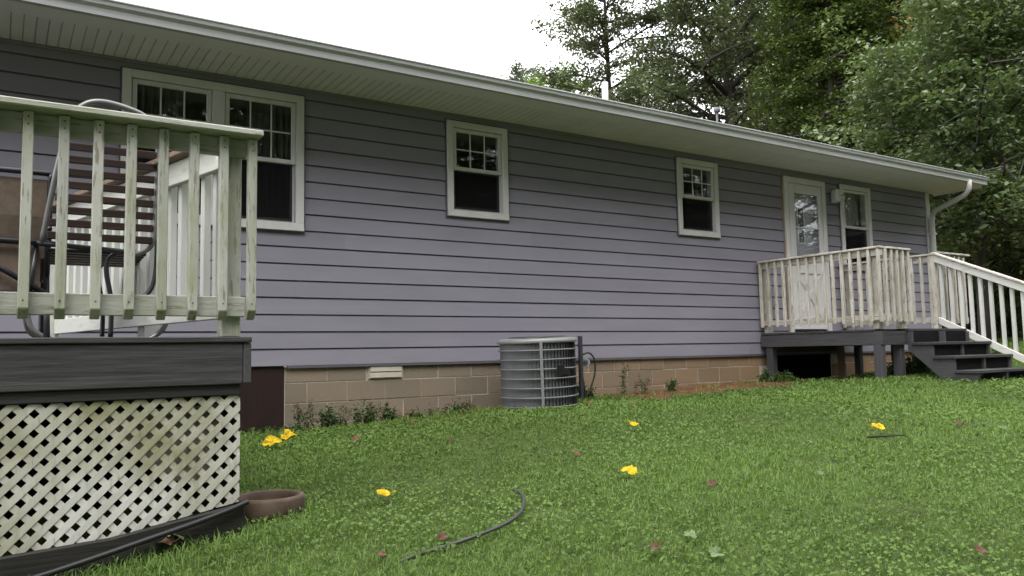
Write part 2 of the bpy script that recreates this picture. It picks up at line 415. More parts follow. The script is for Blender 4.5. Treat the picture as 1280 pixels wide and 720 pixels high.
def casing(x0, x1, z0, z1, cw, par, mid=None):
    mb = MB().box((x0, -.028, z0+cw), (x0+cw, .02, z1)).box((x1-cw, -.028, z0+cw), (x1, .02, z1)).box((x0+cw, -.028, z1-cw), (x1-cw, .02, z1)).box((x0, -.034, z0), (x1, .02, z0+cw))
    if mid: mb.box((mid-.055, -.026, z0+cw), (mid+.055, .02, z1-cw))
    mb.build('casing', WHITE, par, bevel=.004)
    j = .016
    mb = MB().box((x0-j, -.006, z0-.002), (x0-.002, .02, z1+j)).box((x1+.002, -.006, z0-.002), (x1+j, .02, z1+j)).box((x0-j, -.006, z0-j-.004), (x1+j, .02, z0-.003)).box((x0-.002, -.006, z1+.002), (x1+.002, .02, z1+j))
    mb.build('j_channel', m_plain('channel', (.085, .08, .095), .5), par)
    mb = MB().box((x0+cw*.4, .02, z0+cw), (x0+cw, .119, z1-cw)).box((x1-cw, .02, z0+cw), (x1-cw*.4, .119, z1-cw)).box((x0+cw, .02, z1-cw), (x1-cw, .119, z1-cw*.4)).box((x0+cw, .051, z0+cw*.4), (x1-cw, .119, z0+cw))
    mb.build('jamb', WHITE, par)
for nm, x0, x1, z0, z1 in WINS:
    wn = MB().box((x0+.035, .1195, z0+.01), (x1-.035, .128, z0+.036)).build('window', WHITE, house)
    if nm == 'W1':
        mid = (x0+x1)/2; casing(x0, x1, z0, z1, .075, wn, mid)
        for a, b in ((x0+.075, mid-.055), (mid+.055, x1-.075)): unit(a, b, z0+.075, z1-.075, 1.885, wn, True)
    else:
        casing(x0, x1, z0, z1, .072, wn); unit(x0+.072, x1-.072, z0+.072, z1-.072, {'W2': 2.032, 'W3': 2.042, 'W4': 1.88}[nm], wn, nm != 'W4')
# curtains
def curtain(x0, x1, z0, z1, y, mt, par, amp=.02, per=.07):
    mb = MB(); n = int((x1-x0)/.012); 
    for i in range(n+1):
        x = x0+(x1-x0)*i/n; yy = y+amp*math.sin(x/per*2*math.pi)+.4*amp*math.sin(x*37)
        mb.v += [(x, yy, z0), (x, yy, z1), (x, yy+.004, z1), (x, yy+.004, z0)]
    for i in range(n):
        for k in range(4): mb.f.append((4*i+k, 4*i+4+k, 4*i+4+(k+1) % 4, 4*i+(k+1) % 4))
    return mb.build('curtain', mt, par, smooth=True)
curtain(.86, 1.33, 1.2, 2.5, .2, CURT, house); curtain(1.95, 2.42, 1.2, 2.5, .2, CURT, house)
curtain(11.0, 11.75, 1.95, 2.5, .2, m_plain('pale_valance', (.45, .45, .44), .9, .1), house)
# something terracotta on the sill of the kitchen window
MB().hexa([(4.2, .25, 1.62), (4.56, .25, 1.66), (4.56, .34, 1.66), (4.2, .34, 1.62), (4.2, .25, 1.68), (4.56, .25, 1.77), (4.56, .34, 1.77), (4.2, .34, 1.68)]).build('shelf', m_plain('rust_red', (.22, .07, .035), .7), house)

# ---- back door with a storm door
x0, x1, z0, z1 = DOOR
dr = MB().box((x0+.035, .1195, z0-.02), (x1-.035, .16, z0+.02)).build('door', WHITE, house)
MB().box((x0, -.03, z0), (x0+.085, .02, z1-.085)).box((x1-.085, -.03, z0), (x1, .02, z1-.085)).box((x0, -.03, z1-.085), (x1, .02, z1)).build('casing', WHITE, dr, bevel=.004)
box('head_strip', (x0-.01, -.02, z1+.003), (x1+.012, .02, z1+.035), m_plain('bare_strip', (.26, .19, .13), .8), dr)
box('side_strip', (x0-.022, -.012, z0), (x0-.002, .02, z1), m_plain('bare_strip', (.26, .19, .13), .8), dr)
a, b, c, d = x0+.10, x1-.10, z0+.05, z1-.10
gl = (9.845, 10.40, 1.27, 2.30)
MB().box((x0+.086, -.012, z0+.03), (a-.002, .012, d+.012)).box((b+.002, -.012, z0+.03), (x1-.086, .012, d+.012)).box((a-.002, -.012, d+.002), (b+.002, .012, d+.012)).build('storm_frame', WHITE, dr)
MB().box((a, -.022, c), (gl[0], .008, d)).box((gl[1], -.022, c), (b, .008, d)).box((gl[0], -.022, gl[3]), (gl[1], .008, d)).box((gl[0], -.022, 1.10), (gl[1], .008, gl[2])).box((gl[0], -.022, c), (gl[1], .008, c+.15)).build('storm_door', WHITE, dr, bevel=.004)
MB().box((gl[0], -.006, c+.15), (gl[1], .003, 1.10)).build('kick_panel', WHITE, dr)
box('crossbar', (gl[0], -.018, 1.778), (gl[1], .006, 1.798), WHITE, dr)
MB().box((gl[0], -.004, gl[2]), (gl[1], .0, 1.777)).box((gl[0], -.004, 1.799), (gl[1], .0, gl[3])).build('pane', GLASS, dr)
for k, sgn in enumerate((1, -1)):
    zc = (c+.15+1.10)/2; xc = (gl[0]+gl[1])/2; L_ = Vector((gl[1]-gl[0], 0, sgn*(1.10-c-.15)))*.49; n_ = Vector((-L_.z, 0, L_.x)).normalized()*.022
    cc = Vector((xc, 0, zc)); q = [cc-L_-n_, cc+L_-n_, cc+L_+n_, cc-L_+n_]
    yy = -.017-.002*k
    MB().add([(p.x, yy, p.z) for p in q]+[(p.x, -.0065, p.z) for p in q], [(0,1,2,3), (7,6,5,4), (0,4,5,1), (1,5,6,2), (2,6,7,3), (3,7,4,0)]).build('crossbuck', WHITE, dr)
box('handle', (b-.05, -.05, 1.20), (b-.03, -.023, 1.30), m_plain('dark_metal', (.03, .03, .03), .4, .5, .5), dr)
INNER = m_plain('inner_door_paint', (.42, .41, .45), .5)
MB().box((x0+.07, .072, z0+.03), (x1-.07, .115, z1-.06)).build('inner_door', INNER, dr)
MB().box((9.99, .058, 1.55), (10.16, .0715, 2.13)).build('lite_frame', m_plain('lite_trim', (.6, .6, .62), .5), dr)
MB().box((10.02, .052, 1.58), (10.13, .0575, 2.10)).build('narrow_lite', m_plain('dark_lite', (.05, .055, .07), .15, .5), dr)
for zz in (.5, 1.05): MB().box((9.86, .064, zz), (10.4, .0715, zz+.4)).build('door_panel', INNER, dr, bevel=.01)
# porch lamp beside the door
pl = MB().box((10.745, -.03, 2.235), (10.835, -.001, 2.42)).build('porch_light', WHITE, house, bevel=.01)
MB().prism([(10.715, 2.225), (10.83, 2.225), (10.83, 2.43), (10.715, 2.43)], 'y', -.13, -.031).build('lamp_housing', WHITE, pl, bevel=.02)
MB().tube([(10.83, -.06, 2.31), (10.93, -.10, 2.31)], [.035, .05], 12).build('sensor', WHITE, pl, smooth=True)

# ---- foundation of concrete blocks
FY = .035
fnd = MB().box((2.28, FY+.005, -1.1), (HX1+.03, FY+.25, ZS-.003)).build('foundation', MORTAR, house)
src = None; src_h = None
zj = [-.0895, -.237, -.432, -.627, -.822]
HOLE = (9.23, 10.58)
for r in range(4):
    top, bot = zj[r]-.005*(r > 0), zj[r+1]+.006
    x = 2.29 if r % 2 else 2.29-.203
    x += .21
    xs = [2.285]; x = 2.50 if r % 2 else 2.70
    while x < HX1: xs.append(x); x += .405
    xs.append(HX1+.06)
    meshes = {}
    for a, b in zip(xs, xs[1:]):
        if b-a < .05: continue
        if r == 0 and a < 3.3 < b: continue
        if HOLE[0]-.1 < (a+b)/2 < HOLE[1]+.1: continue
        key = round(b-a, 3)
        if key not in meshes:
            o = MB().box((0, FY, bot), (b-a-.011, FY+.06, top)).build('block', BLOCK, fnd, bevel=.0015); o.location.x = a+.005; meshes[key] = o
        else: inst(meshes[key], 'block', (a+.005, rs.uniform(-.003, .003), 0), fnd)
# ventilator in the top course
ve = box('foundation_vent', (3.125, FY-.012, -.225), (3.50, FY+.02, -.095), m_plain('vent_frame', (.32, .29, .24), .8), fnd)
box('vent_slat', (3.14, FY-.022, -.155), (3.485, FY-.0125, -.103), m_plain('vent_slat', (.42, .38, .31), .7), ve)
box('vent_slat', (3.14, FY-.022, -.216), (3.485, FY-.0125, -.166), m_plain('vent_slat', (.42, .38, .31), .7), ve)
# flat black sheet painted as the darkness of the crawl space opening
MB().box((HOLE[0], FY-.002, -1.0), (HOLE[1], FY+.0045, -.06)).build('crawl_opening_shade', m_plain('painted_void', (.004, .004, .004), .9, .05), fnd)
# red hatch next to the deck
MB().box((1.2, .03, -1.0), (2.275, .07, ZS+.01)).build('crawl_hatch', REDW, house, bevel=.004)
MB().box((-4, .05, -1.2), (1.2, .3, ZS)).build('foundation_wall', BLOCK, house)
# ---- downspout
pts = [(13.13, -.88, 2.66), (13.13, -.88, 2.56), (13.14, -.86, 2.50), (13.18, -.78, 2.44), (13.40, -.16, 2.30), (13.445, -.075, 2.24), (13.45, -.062, 2.15), (13.45, -.062, .4), (13.45, -.062, -.25), (13.46, -.10, -.32), (13.5, -.35, -.40)]
dp = MB().tube(pts, .042, 10).build('downspout', WHITE, house, smooth=True)
for zz in (1.9, .5): box('strap', (13.40, -.112, zz), (13.50, -.013, zz+.03), WHITE, dp)

# ================================================================ weathered deck on the left
DY = -3.83
deck = thing('deck', 'raised wooden deck with greenish white railing, grey fascia and lattice skirt', 'deck', (0, -2, -.8))
DX0, DX1 = -2.6, .958
x = DX0
i = 0
y = DY-.012
while y < -.25:      # floor boards run along the house
    xe = DX1-.16*(y-DY) if y > DY+.3 else DX1
    box('floor_board', (DX0, y, .074), (xe, y+.137, .100), GREY_X, deck, .004); y += .143
MB().box((DX0, DY, -.111), (DX1-.036, DY+.038, .0725)).build('fascia_board', GREY_X, deck, bevel=.004)
MB().box((DX1-.0345, DY-.001, -.108), (DX1, -1.0, .0725)).build('end_board', GREY_Y, deck, bevel=.004)
MB().box((DX0, DY+.018, -.160), (DX1-.042, DY+.055, -.1125)).build('rim_board', m_darkwood('rim_grey', (.018, .017, .017), (.04, .038, .038), 'x'), deck, bevel=.004)
# lattice: every lath clipped to the panel, sloping with the ground
LY = -3.80
LX0, LX1, LZT = -1.7, .918, -.163
def lz(x): return -.739+.02*max(0, min(x, .4))/.4+.085*max(0, x-.4)/.5 if x > 0 else -.739+.05*x
lat = MB().box((LX0, LY+.012, LZT+.004), (LX1, LY+.05, LZT+.0025+.003)).build('lattice', LATT, deck)
pan = [(LX0, LZT), (LX0, lz(LX0)), (0, lz(0)), (.4, lz(.4)), (LX1, lz(LX1)), (LX1, LZT)]
def clip(poly, A, B, Cc):
    out = []
    for i in range(len(poly)):
        p, q = poly[i], poly[(i+1) % len(poly)]; dp_, dq = A*p[0]+B*p[1]+Cc, A*q[0]+B*q[1]+Cc
        if dp_ >= 0: out.append(p)
        if dp_*dq < 0: t = dp_/(dp_-dq); out.append((p[0]+t*(q[0]-p[0]), p[1]+t*(q[1]-p[1])))
    return out
per = .0762; lw = per*.5*1.04    # horizontal period and horizontal width of a lath
for sgn, y0 in ((1, LY), (-1, LY+.0034)):
    k = -60
    for k in range(-40, 45):
        x0 = k*per+.03 + rs.uniform(-.002, .002)
        # strip between lines x - sgn*(z-LZT) = x0 and x0+lw
        poly = pan
        poly = clip(poly, 1, -sgn, sgn*LZT-x0); 
        if len(poly) > 2: poly = clip(poly, -1, sgn, -sgn*LZT+x0+lw)
        if len(poly) > 2:
            ar = abs(sum(poly[i][0]*poly[(i+1) % len(poly)][1]-poly[(i+1) % len(poly)][0]*poly[i][1] for i in range(len(poly))))/2
            if ar < 2e-4: continue
            MB().prism(poly, 'y', y0, y0+.003).build('lath', LATT, lat)
# added pale sheet standing in for leaf bits behind the lattice
MB().prism([(.34, -.22), (.86, -.2), (.80, -.55), (.62, -.52)], 'y', LY+.10, LY+.12).build('leaf_bits_sheet', m_plain('pale_leaf_bits', (.30, .27, .22), .8), deck)
MB().box((DX1-.062, LY+.0135, -1.1), (DX1-.044, LY+.899, -.17)).build('end_shade_sheet', m_plain('underdeck_shade', (.012, .012, .010), .9, .05), deck)  # added near-black sheet, painted as the shade beneath the deck
MB().box((DX0, LY+.9, -1.1), (DX1-.044, LY+.93, .07)).build('under_shade_sheet', m_plain('underdeck_shade', (.012, .012, .010), .9, .05), deck)  # same painted shade, closing the view behind the lattice
# sloping skirt board at the foot
MB().prism([(LX0, lz(LX0)-.012), (0, lz(0)+.004), (.4, lz(.4)+.004), (DX1-.03, lz(LX1)-.004), (DX1-.012, -.80), (.4, -1.05), (LX0, -1.15)], 'y', DY-.012, LY-.004).build('skirt_board', SKIRT, deck, bevel=.004)
# railing
box('cap_rail', (DX0, -3.925, 1.002), (.982, -3.785, 1.030), RAIL_X, deck, .005)
MB().box((DX0, -3.868+.0385, .918), (.93, -3.80, 1.0)).build('top_rail', RAIL_X, deck, bevel=.003)
MB().box((DX0, -3.868+.0385, .190), (.93, -3.80, .279)).build('bottom_rail', RAIL_X, deck, bevel=.003)
xs = [.949-.125*k for k in range(0, 26)]
bal = None
for k, x in enumerate(xs):
    if bal is None:
        mb = MB().hexa([(-.019, 0, .196), (.019, 0, .196), (.019, .0385, .172), (-.019, .0385, .172), (-.019, 0, .999), (.019, 0, .999), (.019, .0385, .999), (-.019, .0385, .999)])
        mb.v[0] = (-.019, 0, .215); mb.v[1] = (.019, 0, .215)
        bal = mb.build('baluster', RAIL_Z, deck, bevel=.003); bal.location = (x, -3.868, 0)
    else:
        o = inst(bal, 'baluster', (x, -3.868+rs.uniform(-.001, .0005), rs.uniform(-.004, 0)), deck)
    if k < 10: 
        for zz in (.975, .945, .245): 
            MB().tube([(x+rs.uniform(-.004, .004), -3.8695, zz), (x, -3.867, zz)], .0035, 6).build('screw_head', m_plain('screw', (.06, .06, .05), .6), deck)
for x in (.875, -1.0): MB().box((x-.042, -3.798, .1002), (x+.042, -3.71, 1.0)).build('post', RAIL_Z, deck, bevel=.004)
# side railing running back towards the house, a little askew
A = Vector((.872, -3.70, 0)); B = Vector((.31, -1.45, 0)); ax = (B-A).normalized(); nn = Vector((ax.y, -ax.x, 0))
def sidebox(nm, s0, s1, o0, o1, z0, z1, mt, bev=.003):
    q = []
    for z in (z0, z1):
        for s_, o_ in ((s0, o0), (s1, o0), (s1, o1), (s0, o1)):
            p = A+ax*s_+nn*o_; q.append((p.x, p.y, z))
    return MB().hexa(q).build(nm, mt, deck, bevel=bev)
Ls = (B-A).length
sidebox('cap_rail', .02, Ls, -.09, .06, 1.002, 1.030, BAREW, .004)
sidebox('top_rail', .012, Ls-.09, -.036, .0, .885, 1.0, RAIL_Y)
sidebox('bottom_rail', .012, Ls-.09, -.036, .0, .185, .275, RAIL_Y)
s_ = .10
while s_ < Ls-.12: sidebox('baluster', s_, s_+.038, .001, .037, .20, .998, PALE_Z); s_ += .125
sidebox('post', Ls-.088, Ls, -.09, -.0, .1002, 1.0, PALE_Z, .004); sidebox('post', Ls*.43, Ls*.43+.088, .038, .126, .1002, 1.0, PALE_Z, .004)

# ---------------------------------------------------------------- chairs on the deck
TUBE = m_plain('dark_chair_tube', (.022, .022, .026), .35, .5, .3); PTUBE = m_plain('pale_chair_tube', (.16, .155, .15), .35, .5, .3)
SLAT = m_darkwood('chair_slat', (.020, .010, .008), (.042, .024, .019), 'x', .5)
def arc(c, r, a0, a1, n, U, W_): return [Vector(c)+U*(r*math.cos(a0+(a1-a0)*i/n))+W_*(r*math.sin(a0+(a1-a0)*i/n)) for i in range(n+1)]
ch = thing('slat_chair', 'high backed patio chair with dark red brown slats and curved metal tube frame', 'chair', (.4, -2.95, .10))
X0, X1 = .19, .655; YB = -3.05
lean = lambda z: YB-.10*(z-.55)/.7     # back leans towards the railing
hoop = [Vector((X0-.03, lean(.55)+.02, .58)), Vector((X0+.02, lean(.9), .92)), Vector((X0+.07, lean(1.15), 1.17)), Vector((X0+.13, lean(1.24), 1.262)), Vector((X0+.22, lean(1.27), 1.288)), Vector((X0+.36, lean(1.25), 1.262)), Vector((X1-.045, lean(1.2), 1.225)), Vector((X1, lean(1.1), 1.14)), Vector((X1+.012, lean(.9), .95)), Vector((X1+.012, lean(.68), .70)), Vector((X1-.005, lean(.6)+.01, .60)), Vector((X1-.05, lean(.55)+.02, .558)), Vector((X1-.11, lean(.55)+.03, .548))]
def spline(p, n=5):
    out = []
    for i in range(len(p)-1):
        a, b, c, d = p[max(0, i-1)], p[i], p[i+1], p[min(len(p)-1, i+2)]
        for k in range(n):
            t = k/n; out.append(.5*((2*b)+(c-a)*t+(2*a-5*b+4*c-d)*t*t+(3*b-a-3*c+d)*t**3))
    return out+[p[-1]]
MB().tube(spline(hoop), .0135, 10).build('back_frame', PTUBE, ch, smooth=True)
for k in range(10):
    z = .60+.062*k; xa = X0-.012+.09*((z-.58)/.6); 
    MB().hexa([(xa, lean(z)-.012, z), (X1-.004, lean(z)-.012, z), (X1-.004, lean(z)+.008, z), (xa, lean(z)+.008, z), (xa, lean(z)-.016, z+.036), (X1-.004, lean(z)-.016, z+.036), (X1-.004, lean(z)+.004, z+.036), (xa, lean(z)+.004, z+.036)]).build('back_slat', SLAT, ch, bevel=.003)
MB().tube([(X0-.05, YB+.02, .583), (X1-.07, YB+.03, .555)], .014, 8).build('seat_rail', TUBE, ch, smooth=True)
for k in range(6): box('seat_slat', (X0, YB+.07+.075*k, .548-.004*k), (X1-.02, YB+.125+.075*k, .566-.004*k), SLAT, ch)
for yy in (YB+.06, YB+.46):
    MB().tube(spline([Vector((X0-.08, yy, .27)), Vector((X0-.06, yy, .17)), Vector((X0+.02, yy, .1145)), Vector((X0+.1, yy, .114)), Vector((X1-.08, yy, .114)), Vector((X1+.0, yy, .1145)), Vector((X1+.07, yy, .17)), Vector((X1+.09, yy, .25))]), .0125, 8).build('runner', PTUBE, ch, smooth=True)
    MB().tube(spline([Vector((X0+.30, yy, .55)), Vector((X0+.265, yy, .52)), Vector((X0+.26, yy, .45)), Vector((X0+.285, yy, .30)), Vector((X0+.285, yy, .125))]), .012, 8).build('leg', TUBE, ch, smooth=True)
    MB().tube(spline([Vector((X1+.02, yy, .80)), Vector((X1+.03, yy, .55)), Vector((X1+.015, yy, .40)), Vector((X1-.03, yy, .335)), Vector((X1-.09, yy, .33))]), .012, 8).build('brace', TUBE, ch, smooth=True)
    MB().tube([(X0-.08, yy, .27), (X0-.05, yy, .57)], .012, 8).build('leg', TUBE, ch, smooth=True)
c2 = thing('sling_chair', 'patio chair with tan fabric sling seat and dark tube legs', 'chair', (.0, -2.75, .10))
TAN = m_plain('tan_fabric', (.15, .115, .09), .9, .1, 0, .15, 30)
def sheet(pts, x0, x1, th, nm, mt, par):
    mb = MB(); n = len(pts)
    for x in (x0, x1):
        for (y, z) in pts: mb.v.append((x, y, z))
        for (y, z) in pts: mb.v.append((x, y+th, z-th*.4))
    for i in range(n-1):
        mb.f += [(i, i+1, 2*n+i+1, 2*n+i), (n+i, 3*n+i, 3*n+i+1, n+i+1), (i, n+i, n+i+1, i+1), (2*n+i, 2*n+i+1, 3*n+i+1, 3*n+i)]
    mb.f += [(0, 2*n, 3*n, n), (n-1, 2*n-1, 4*n-1, 3*n-1)]
    return mb.build(nm, mt, par, smooth=False)
cx = -.32; yb = -2.95
sheet([(yb-.05, .90), (yb-.02, .72), (yb+.04, .52), (yb+.12, .44), (yb+.3, .43), (yb+.5, .47)], cx, cx+.50, .012, 'sling', TAN, c2)
sheet([(yb-.02, .56), (yb-.015, .46), (yb-.01, .34)], cx+.02, cx+.48, .012, 'back_flap', TAN, c2)
for xx in (cx-.012, cx+.512):
    MB().tube(spline([Vector((xx, yb-.06, .93)), Vector((xx, yb-.02, .72)), Vector((xx, yb+.05, .50)), Vector((xx, yb+.14, .425)), Vector((xx, yb+.5, .46))]), .014, 8).build('side_frame', TUBE, c2, smooth=True)
    MB().tube(spline([Vector((xx, yb-.04, .66)), Vector((xx, yb+.2, .66)), Vector((xx, yb+.42, .64)), Vector((xx, yb+.50, .56)), Vector((xx, yb+.50, .114))]), .014, 8).build('leg', TUBE, c2, smooth=True)
    MB().tube([(xx, yb+.1, .45), (xx, yb-.12, .114)], .014, 8).build('leg', TUBE, c2, smooth=True)
MB().tube([(cx-.012, yb-.06, .93), (cx+.512, yb-.06, .93)], .014, 8).build('top_bar', TUBE, c2, smooth=True)
MB().tube([(cx-.012, yb-.05, .60), (cx+.512, yb-.05, .585)], .016, 8).build('cross_bar', TUBE, c2, smooth=True)
MB().tube([(cx-.012, yb-.04, .335), (cx+.512, yb-.04, .335)], .016, 8).build('cross_bar', TUBE, c2, smooth=True)
MB().tube([(cx+.1, yb-.05, .59), (cx+.5, yb-.05, .34)], .013, 8).build('diagonal_brace', TUBE, c2, smooth=True)

# ================================================================ porch with steps at the back door
PX0, PX1, PYF, PZ = 8.975, 10.90, -1.83, .215
por = thing('porch', 'small back porch with peeling white railing on grey posts', 'porch', (9.9, -.9, -.45))
y = -.03-.14
while y > PYF-.02:
    box('floor_board', (PX0-.02, y, PZ-.028), (PX1+.02, y+.137, PZ), GREY_X, por, .004); y -= .143
box('floor_board', (9.5, PYF-.03, PZ-.028), (PX1-.01, PYF+.11-.001, PZ+.004), GREY_X, por, .004)
box('side_beam', (PX0-.012, PYF+.001, .022), (PX0+.028, -.02, PZ-.030), GREY_Y, por, .004)
box('front_beam', (PX0+.029, PYF, .018), (PX1, PYF+.038, PZ-.030), GREY_X, por, .004)
box('side_beam', (PX1-.02, PYF+.04, .02), (PX1+.02, -.02, PZ-.030), GREY_Y, por, .004)
box('ledger', (9.1, -.06, -.06), (10.75, -.021, .03), m_darkwood('mossy_ledger', (.05, .052, .035), (.10, .10, .07), 'x'), por, .004)
def leg(x, y, s=.045, top=.020, mt=GREY_Z): return MB().box((x-s, y-s, gz(x, y)-.1), (x+s, y+s, top)).build('leg', mt, por, bevel=.004)
leg(PX0+.035, PYF+.062, .05); leg(9.46, PYF+.09, .05); leg(PX0+.06, -.14, .05); leg(10.86, -.25, .045); leg(10.62, -.12, .04, .02, BAREW); leg(10.70, -.95, .05); leg(10.84, PYF+.1, .045)
# railings: left side (along y), front stub (along x), right side (along y)
def rail_y(xc, y0, y1, ztop, n, posts, out=-1):
    """rail along y at x = xc; balusters on the outer side"""
    box('cap_rail', (xc-.065, y0, ztop-.026), (xc+.065, y1, ztop), PORCH_Y, por, .004)
    box('top_rail', (xc-.018, y0+.01, ztop-.115), (xc+.018, y1, ztop-.028), PORCH_Y, por)
    box('bottom_rail', (xc-.018, y0+.01, PZ+.105), (xc+.018, y1, PZ+.175), PORCH_Y, por)
    for k in range(n):
        y = y0+.03+(y1-y0-.06)*k/(n-1)
        xa = xc+out*.0185; box('baluster', (min(xa, xa+out*.036), y-.018, PZ+.085+rs.uniform(-.008, .005)), (max(xa, xa+out*.036), y+.018, ztop-.028), PORCH_Z, por)
    for y, zt in posts: box('post', (xc+.019, y-.044, PZ+.001), (xc+.105, y+.044, zt), PORCH_Z, por, .005)
rail_y(PX0+.04, PYF-.04, -.02, 1.226, 15, [(-.075, 1.195), (PYF+.10, 1.195)])
rail_y(PX1, -1.46, -.02, 1.275, 11, [(-.07, 1.245)], -1)
zt = 1.222
box('cap_rail', (PX0+.11, PYF-.065, zt-.026), (9.60, PYF+.065, zt-.001), PORCH_X, por, .004)
box('top_rail', (PX0+.065, PYF-.018, zt-.113), (9.56, PYF+.018, zt-.028), PORCH_X, por)
box('bottom_rail', (PX0+.065, PYF-.018, PZ+.105), (9.56, PYF+.018, PZ+.175), PORCH_X, por)
for k in range(5): x = PX0+.10+.122*k; box('baluster', (x-.018, PYF-.055, PZ+.085), (x+.018, PYF-.0185, zt-.028), PORCH_Z, por)
box('post', (9.46, PYF+.019, PZ+.001), (9.55, PYF+.107, zt-.028), BAREW if False else PORCH_Z, por, .005)
# extension to the right of the steps with its own short rail
EY = -1.43
box('post', (PX1-.045, EY-.05, PZ+.005), (PX1+.045, EY+.04, 1.249), PORCH_Z, por, .005)
box('extension_beam', (PX1+.022, EY-.02, .03), (11.85, EY+.018, PZ-.03), BAREW, por, .004)
for k in range(4): box('floor_board', (PX1+.022, EY+.0+.143*k, PZ-.028), (11.85, EY+.137+.143*k, PZ), GREY_X, por, .004)
box('cap_rail', (PX1+.066, EY-.07, 1.278), (11.80, EY+.05, 1.304), PORCH_X, por, .004)
box('top_rail', (PX1+.05, EY-.012, 1.19), (11.76, EY+.02, 1.276), PORCH_X, por)
box('bottom_rail', (PX1+.05, EY-.012, PZ+.105), (11.76, EY+.02, PZ+.175), PORCH_X, por)
for k in range(6): x = PX1+.14+.122*k; box('baluster', (x-.018, EY-.05, PZ+.085), (x+.018, EY-.0125, 1.276), PORCH_Z, por)
leg(11.75, EY+.1, .045)
# steps
st = MB().box((10.18, PYF-.10, -.05), (10.215, PYF-.001, PZ-.03)).build('steps', GREY_Z, por)
RUN, RISE = .252, .170
tz = [PZ-RISE*(k+1) for k in range(3)]
def stringer(x, nm='stringer'):
    pf = [(PYF-.001, PZ-.032)]
    y = PYF-.001; z = PZ-.032
    top = [(PYF-.002, PZ-.03)]
    y = PYF-.06
    pts = [(PYF-.002, PZ-.033), (y, PZ-.033)]
    for k in range(3):
        pts += [(y, tz[k]-.036), (y-RUN, tz[k]-.036)]; y -= RUN
    yb_ = y
    zg = gz(x, yb_)-.05
    pts += [(yb_, zg), (yb_+.32, zg), (PYF-.002, -.04)]
    return MB().prism(pts, 'x', x, x+.04).build(nm, GREY_Y, st)
for x in (9.51, 10.19, 10.83): stringer(x)
for k in range(3):
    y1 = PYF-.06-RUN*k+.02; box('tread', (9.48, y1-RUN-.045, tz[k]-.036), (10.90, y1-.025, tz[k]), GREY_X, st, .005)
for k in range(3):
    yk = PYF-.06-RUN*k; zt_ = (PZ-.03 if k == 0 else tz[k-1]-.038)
    for xa, xb_ in ((9.552, 10.188), (10.232, 10.828)): box('riser_gap_shade', (xa, yk+.03, tz[k]+.001), (xb_, yk+.045, zt_), m_plain('black_gap_shade', (.008, .008, .008), .8, .1), st, 0)  # black sheets painted as the shade in the open risers
box('tread', (10.905, PYF-.06-RUN*3-.02, tz[2]-.04), (11.75, PYF-.06-RUN*2+.1, tz[2]-.004), GREY_X, st, .005)
for xx in (11.0, 11.6): box('block_foot', (xx, PYF-.06-RUN*3+.02, gz(xx, -2.5)-.05), (xx+.08, PYF-.06-RUN*2+.05, tz[2]-.042), SKIRT, st)
# stair railing on the far side of the steps
xr = PX1; r0 = (-1.47, 1.262); r1 = (-2.66, .725); q0 = (-1.49, .395); q1 = (-2.60, -.175)
def slope_bar(nm, p, q, h, x0_, x1_, mt):
    MB().hexa([(x0_, q[0], q[1]-h), (x1_, q[0], q[1]-h), (x1_, p[0], p[1]-h), (x0_, p[0], p[1]-h), (x0_, q[0], q[1]), (x1_, q[0], q[1]), (x1_, p[0], p[1]), (x0_, p[0], p[1])]).build(nm, mt, por, bevel=.004)
slope_bar('stair_cap', (r0[0], r0[1]+.028), (r1[0], r1[1]+.028), .027, xr-.06, xr+.07, PORCH_Y)
slope_bar('stair_rail', r0, r1, .105, xr-.035, xr+.002, RAIL_Y)
slope_bar('stair_rail', q0, q1, .10, xr-.035, xr+.002, RAIL_Y)
for k in range(9):
    t = (k+.5)/9.3; y = r0[0]+(r1[0]-r0[0])*t; z_t = r0[1]+(r1[1]-r0[1])*t-.02; z_b = q0[1]+(q1[1]-q0[1])*t-.07
    box('stair_baluster', (xr+.003, y-.021, z_b), (xr+.045, y+.021, z_t), PALE_Z, por)
box('stair_post', (xr-.05, -2.73, gz(xr, -2.7)-.1), (xr+.04, -2.64, .735), PORCH_Z, por, .005)

# ================================================================ air conditioner
AX, AY, AR = 4.76, -.62, .405
AZ0 = -.655; AZ1 = .145
ac = thing('air_conditioner', 'round grey metal air conditioning condenser beside the foundation', 'air conditioner', (AX, AY, AZ0))
ACM = m_paint('condenser_grey', (.125, .125, .135), (.09, .09, .095), .38, (2, 2, 1), .7, .05, 3, .5)
ACL = m_paint('condenser_edge', (.20, .196, .196), (.14, .14, .14), .35, (2, 2, 1), .6, .05, 3, .5)
MB().lathe([(0, -.02), (AR+.02, -.02), (AR+.02, .055), (AR-.01, .07), (0, .07)], (AX, AY, AZ0), 48).build('base_pan', ACL, ac, smooth=False)
MB().lathe([(AR-.06, .07), (AR-.06, AZ1-AZ0-.03)], (AX, AY, AZ0), 48).build('coil', m_plain('black_coil', (.02, .019, .018), .6, .3, 0, .4, 60), ac, smooth=True)
MB().lathe([(AR+.005, -.038), (AR+.012, -.03), (AR+.012, -.004), (AR-.01, .008), (AR-.07, .014), (.12, .02), (0, .02)], (AX, AY, AZ1), 48).build('top_cover', ACL, ac, smooth=True)
MB().lathe([(.30, .022), (.30, .03), (.0, .035)], (AX, AY, AZ1), 32).build('fan_guard', m_plain('dark_grille', (.05, .05, .05), .4, .5, .4), ac, smooth=True)
mb = MB(); nf = 64
